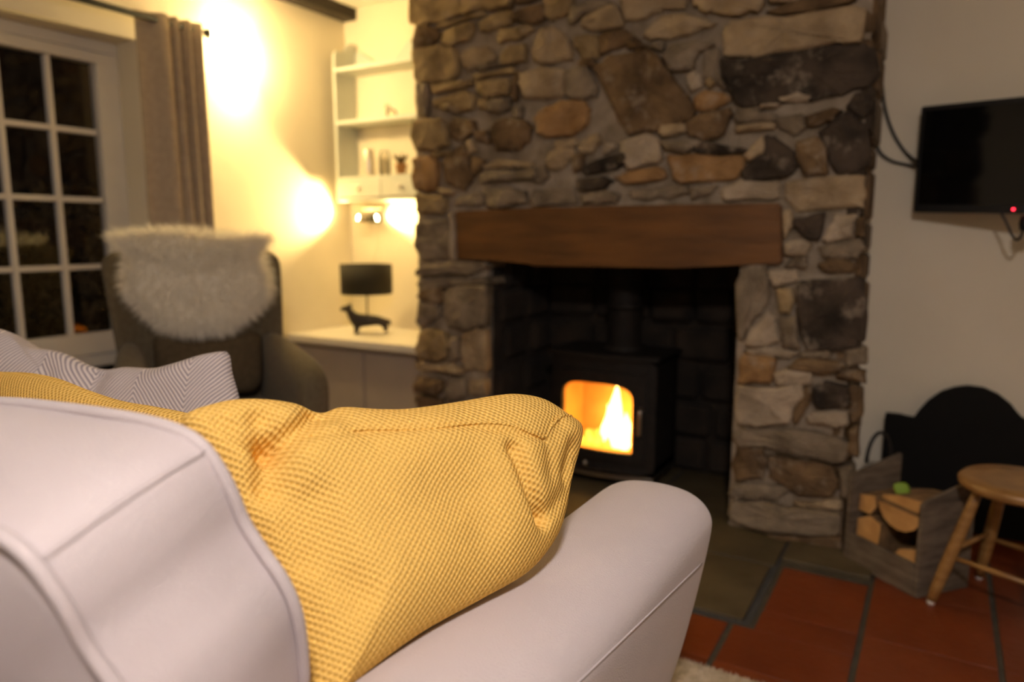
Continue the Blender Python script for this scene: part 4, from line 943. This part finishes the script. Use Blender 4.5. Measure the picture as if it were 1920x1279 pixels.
y2p = Vector((-1.0, 0.585, 0.8)); y2n = Vector((0, -1, 0.25)).normalized()
y2, _, _, _ = inflate('yellow_cushion', y2_out, y2p, y2n, 0.04, M['yellow'], None, (), rings=20, nb=120, back=0.05)
tag(y2, 'mustard-yellow woven cushion tucked between grey back cushion and herringbone cushion', 'cushion')
hb_out = [(-70, 640), (-40, 612), (0, 617), (25, 626), (55, 650), (90, 655), (125, 664), (165, 684), (200, 693), (235, 688), (290, 690), (340, 678), (385, 664), (415, 659), (430, 664), (436, 700), (446, 735), (453, 780), (440, 850), (380, 890), (200, 900), (0, 890), (-80, 850), (-90, 740)]
hp = on_x(300, 740, -1.35); hn = Vector((0.42, -0.87, 0.25)).normalized()
hc, _, _, _ = inflate('herringbone_cushion', hb_out, hp, hn, 0.06, M['herring'], None, [([(200, 680), (190, 730), (180, 800)], 0.02, 0.03), ([(60, 640), (110, 700)], 0.012, 0.03)], rings=30, nb=140, back=0.06, puff=0.008, pseed=5, centre=(190, 780))
tag(hc, 'grey and white herringbone cushion with a dented top', 'cushion')

# ------------------------------------------------------------------ rug
RYE = on_z(1350, 1257, 0.012).y
rug = box('rug', -2.02, 0.10, 0.3, RYE, 0.0005, 0.012, M['rug'], None, 0.004); tag(rug, 'cream woven pile rug on the terracotta tiles under the sofa', 'rug')
v = []; f = []; rd = random.Random(5)
for i in range(9000):
    b = Vector((rd.uniform(-0.75, 0.1), RYE - rd.random() ** 1.5 * 0.35, 0.011)); d = Vector((rd.gauss(0, .5), rd.gauss(0, .5) + 0.2, 1)).normalized() * rd.uniform(0.006, 0.012)
    wv = Vector((rd.gauss(0, 1), rd.gauss(0, 1), 0)).normalized() * 0.0014; n = len(v); v += [b - wv, b + wv, b + d]; f.append((n, n + 1, n + 2))
rp = pyobj('rug_pile', v, f, M['rug'], rug); rp['kind'] = 'stuff'

# ------------------------------------------------------------------ television and its cables
tl = on_y(1727, 200, TY - 0.10)
TVA = R(-24)
tv = empty('television', (tl.x, tl.y, 0), TVA, 'black flat-screen television angled on the grey wall', 'television')
th_ = Vector((math.cos(TVA), math.sin(TVA), 0)); tn = Vector((math.sin(TVA), -math.cos(TVA), 0))
def tvp(u, v_): p = on_plane(u, v_, tl, tn); return Vector(((p - tl).dot(th_), 0, p.z))
A_, B_ = tvp(1727, 200), tvp(1724, 398); TVW = 0.72
slt = (tvp(1920, 178).z - A_.z) / tvp(1920, 178).x; slb = (tvp(1920, 404).z - B_.z) / tvp(1920, 404).x; sl = (slt + slb) / 2
def tvq(x0, x1, za, zb_, y0, y1, name, m, par=tv, bev=0.004):
    pts = [Vector((x0, y0, za + sl * x0)), Vector((x1, y0, za + sl * x1)), Vector((x1, y0, zb_ + sl * x1)), Vector((x0, y0, zb_ + sl * x0))]
    return prism(name, pts, Vector((0, y1 - y0, 0)), m, par, bev)
tvq(0, TVW, B_.z, A_.z, 0.0, 0.045, 'casing', M['black'])
tvq(0.018, TVW - 0.018, B_.z + 0.03, A_.z - 0.018, -0.002, 0.002, 'screen', M['screen'], tv, 0)
zc = (A_.z + B_.z) / 2
tube('wall_bracket', [(TVW / 2, 0.045, zc), (TVW / 2 - 0.03, 0.19, zc), (TVW / 2 + 0.05, (TY - tl.y) + TVW / 2 * math.sin(-TVA) + 0.02, zc)], 0.018, M['black'], tv, 8)
# plug adapter hanging below the set
pl = on_plane(1905, 392, tl + tn * 0.0, tn)
ad = empty('infrared_receiver', (pl.x, pl.y, pl.z), TVA, 'small black receiver with red light clipped under the television', 'receiver')
box('case', -0.014, 0.03, -0.012, 0.012, -0.012, 0.012, M['black'], ad, 0.004)
lathe('red_light', [(0, 0.004), (0.004, 0.002), (0.0045, 0), (0.004, -0.002), (0, -0.004)], M['led'], ad, 10, (-0.003, -0.0135, -0.001))
q = lambda u, v_: (lambda p: Vector(((p - pl).dot(th_), 0.0, p.z - pl.z)))(on_plane(u, v_, pl, tn))
tube('lead', catmull([q(1876, 398), q(1886, 415), q(1897, 440), q(1907, 450), q(1916, 440), q(1919, 425)], 6), 0.0042, M['cable'], ad, 8)
lathe('plug', [(0, 0.028), (0.02, 0.024), (0.024, 0.0), (0.02, -0.024), (0, -0.028)], M['black'], ad, 14, tuple(q(1926, 418)))
yw = TY - 0.012
c1 = [on_y(u, v_, yw) for u, v_ in ((1651, -60), (1651, 0), (1650, 90), (1653, 150), (1660, 205), (1675, 250), (1697, 285))] + [Vector((tl.x + 0.01, tl.y + 0.05, on_y(1722, 308, TY - 0.06).z))]
o = tube('television_cable', catmull(c1, 6), 0.006, M['cable']); tag(o, 'black cable running down the chimney corner to the television', 'cable')
c2 = [on_y(u, v_, yw) for u, v_ in ((1640, 200), (1645, 235), (1644, 268), (1652, 288), (1672, 302), (1700, 309))] + [Vector((tl.x + 0.01, tl.y + 0.05, on_y(1722, 312, TY - 0.06).z))]
c2[0].y = TY - 0.05; c2[1].y = TY - 0.03
o = tube('television_cable', catmull(c2, 6), 0.006, M['cable']); tag(o, 'shorter black cable looping from the stone edge to the television', 'cable')

# ------------------------------------------------------------------ cast-iron fireback leaning on the wall
FBY = TY - 0.09
fo = [on_y(u, v_, FBY) for u, v_ in ((1660, 775), (1688, 778), (1714, 786), (1722, 772), (1740, 752), (1765, 735), (1790, 727), (1815, 724), (1845, 728), (1872, 740), (1897, 760), (1915, 785))]
xm = fo[-1].x; fo += [Vector((xm + 0.09, FBY, fo[0].z)), Vector((xm + 0.09, FBY, 0.002)), Vector((fo[0].x, FBY, 0.002))]
fo2 = fo[:12] + fo[12:]
fb = prism('fireback', [p - Vector((fo[0].x, FBY, 0)) for p in fo2], Vector((0, 0.03, 0)), M['fireback'], None, 0.003)
fb.location = (fo[0].x, FBY, 0.0); tag(fb, 'black cast-iron fireback with arched top leaning behind the log box', 'fireback')

# ------------------------------------------------------------------ log box with split logs
la, lb = on_z(1580, 1048, 0.0), on_z(1718, 1124, 0.0)
e1 = (lb - la); LW = e1.length; e1.normalize(); ang = math.atan2(e1.y, e1.x)
lg = empty('log_box', (la.x, la.y, 0.001), ang, 'weathered grey wooden log box with sloping sides beside the hearth', 'log box')
LD = 0.225; hF, hB = 0.31, 0.372
def side(x):
    pts = [Vector((x, 0, 0)), Vector((x, 0, hF)), Vector((x, 0.02, hF + 0.012)), Vector((x, LD, hB)), Vector((x, LD, 0))]
    return prism('side_panel', pts, Vector((0.018, 0, 0)), M['wood_box'], lg, 0.003)
side(0); side(LW - 0.018)
box('front_board', 0.019, LW - 0.019, 0.0, 0.018, 0, 0.105, M['wood_box'], lg, 0.003)
box('base_board', 0.019, LW - 0.019, 0.019, LD, 0.0, 0.016, M['wood_box'], lg)
box('back_board', 0.019, LW - 0.019, LD - 0.018, LD, 0.017, 0.26, M['wood_box'], lg, 0.003)
hd = [Vector((-0.008, 0.14 + 0.055 * math.cos(a), hF + 0.035 + 0.105 * math.sin(a))) for a in [math.pi * i / 14 for i in range(15)]]
tube('carry_handle', hd, 0.007, M['cable'], lg, 8)
lm = Matrix.Translation(lg.location) @ Matrix.Rotation(ang, 4, 'Z')
def log(pts2, y0, y1, label):
    """split log: end outline in box (x,z), running back along the box"""
    bm = bmesh.new(); n = len(pts2)
    a = [bm.verts.new((x, y0 + random.uniform(-.004, .004), z)) for x, z in pts2]; b = [bm.verts.new((x + 0.004, y1, z + 0.004)) for x, z in pts2]
    fa = bm.faces.new(a); fb_ = bm.faces.new(b[::-1])
    sd = [bm.faces.new((a[i], a[(i + 1) % n], b[(i + 1) % n], b[i])) for i in range(n)]
    bmesh.ops.recalc_face_normals(bm, faces=bm.faces)
    me = bpy.data.meshes.new('split_log'); fa.material_index = 0; fb_.material_index = 0
    for s_ in sd: s_.material_index = 1
    bm.to_mesh(me); bm.free(); me.materials.append(M['log_end']); me.materials.append(M['bark'])
    o = bpy.data.objects.new('split_log', me); C.objects.link(o); o.matrix_world = lm; tag(o, label, 'log', 'split logs in the log box'); return o
halfr = lambda cx, cz, r_, a0, a1, n=9: [(cx + r_ * math.cos(a0 + (a1 - a0) * i / (n - 1)), cz + r_ * 0.85 * math.sin(a0 + (a1 - a0) * i / (n - 1))) for i in range(n)]
L = LW
log([(0.025, 0.017), (0.115, 0.017), (0.12, 0.17), (0.075, 0.185), (0.028, 0.16)], 0.03, 0.20, 'squarish split log at the lower left of the log box')
log([(0.135, 0.018), (L - 0.024, 0.018), (L - 0.024, 0.15), (0.205, 0.12)], 0.03, 0.20, 'orange triangular split log at the lower right of the log box')
log(halfr(0.195, 0.255, 0.085, math.pi, 2 * math.pi) , 0.025, 0.20, 'half-round split log with pale cut face, round side down')
log([(0.026, 0.19), (0.078, 0.192), (0.098, 0.225), (0.092, 0.262), (0.03, 0.25)], 0.03, 0.19, 'small split log lying on the squarish log')
log([(0.098, 0.258), (L - 0.026, 0.256), (L - 0.026, 0.302), (0.17, 0.29), (0.105, 0.272)], 0.05, 0.20, 'wide flat split log topping the pile')
lf = inflate('green_leaf', [(1676, 908), (1700, 906), (1707, 924), (1692, 931), (1680, 926)], lm @ Vector((0.15, 0.10, 0.31)), Vector((0.3, -0.9, 0.3)), 0.003, M['green'], None, rings=3, nb=16)[0]
tag(lf, 'bright green leaf on top of the split logs', 'leaf')

# ------------------------------------------------------------------ stool
SZ = 0.42; stc = on_z(1893, 893, SZ) + e1 * 0.04
sl_ = empty('milking_stool', (stc.x, stc.y, 0.0), 0, 'round golden-brown wooden stool with splayed legs', 'stool')
sr = (on_z(1893, 893, SZ) - on_z(1796, 884, SZ)).length + 0.028
lathe('seat', [(0, SZ - 0.008), (sr * 0.6, SZ - 0.004), (sr * 0.93, SZ), (sr, SZ - 0.012), (sr * 0.985, SZ - 0.028), (sr * 0.9, SZ - 0.036), (0, SZ - 0.036)], M['stool'], sl_, 40)
foot = on_z(1745, 1132, 0.0) - Vector((stc.x, stc.y, 0)); fr_ = math.hypot(foot.x, foot.y); fa_ = math.atan2(foot.y, foot.x)
legs = []
for k in range(4):
    a = fa_ + k * math.pi / 2; bt = Vector((fr_ * math.cos(a), fr_ * math.sin(a), 0.012)); tp_ = Vector((fr_ * 0.52 * math.cos(a), fr_ * 0.52 * math.sin(a), SZ - 0.034)); legs.append((bt, tp_))
    lg_ = tube('leg', [bt.lerp(tp_, i / 8) for i in range(9)], lambda t: 0.011 + 0.008 * math.sin(math.pi * min(1, 0.15 + t * 0.75)), M['stool'], sl_, 12)
    lathe('felt_pad', [(0, 0), (0.011, 0), (0.012, 0.008), (0.010, 0.013)], M['white_felt'], lg_, 10, (bt.x, bt.y, 0))
for k in range(4):
    h_ = 0.46 if k % 2 else 0.40
    a = legs[k][0].lerp(legs[k][1], h_); b = legs[(k + 1) % 4][0].lerp(legs[(k + 1) % 4][1], h_); tube('stretcher', [a, (a + b) / 2, b], lambda t: 0.006 + 0.003 * math.sin(math.pi * t), M['stool'], sl_, 8)

# ------------------------------------------------------------------ ceiling lamp of the room, behind the camera (lights the sofa from above)
pn = empty('pendant_lamp_offscreen', (0.22, -0.32, CEIL), 0, 'white pendant lamp hanging from the ceiling behind the sofa', 'lamp')
lathe('ceiling_rose', [(0, 0), (0.05, 0), (0.045, -0.025), (0, -0.03)], M['ceramic'], pn, 20)
tube('flex', [(0, 0, -0.02), (0, 0, -0.20)], 0.004, M['ceramic'], pn, 6)
lathe('lamp_shade', [(0.03, -0.19), (0.06, -0.20), (0.15, -0.33), (0.145, -0.335), (0.055, -0.21), (0.03, -0.20)], M['ceramic'], pn, 32)
lathe('bulb', [(0, -0.22), (0.02, -0.225), (0.03, -0.265), (0.02, -0.29), (0, -0.295)], M['ceramic'], pn, 16)
light_point('pendant_light_offscreen', (0, 0, -0.32), CEILING_W, NEUTRAL, 0.10, pn)
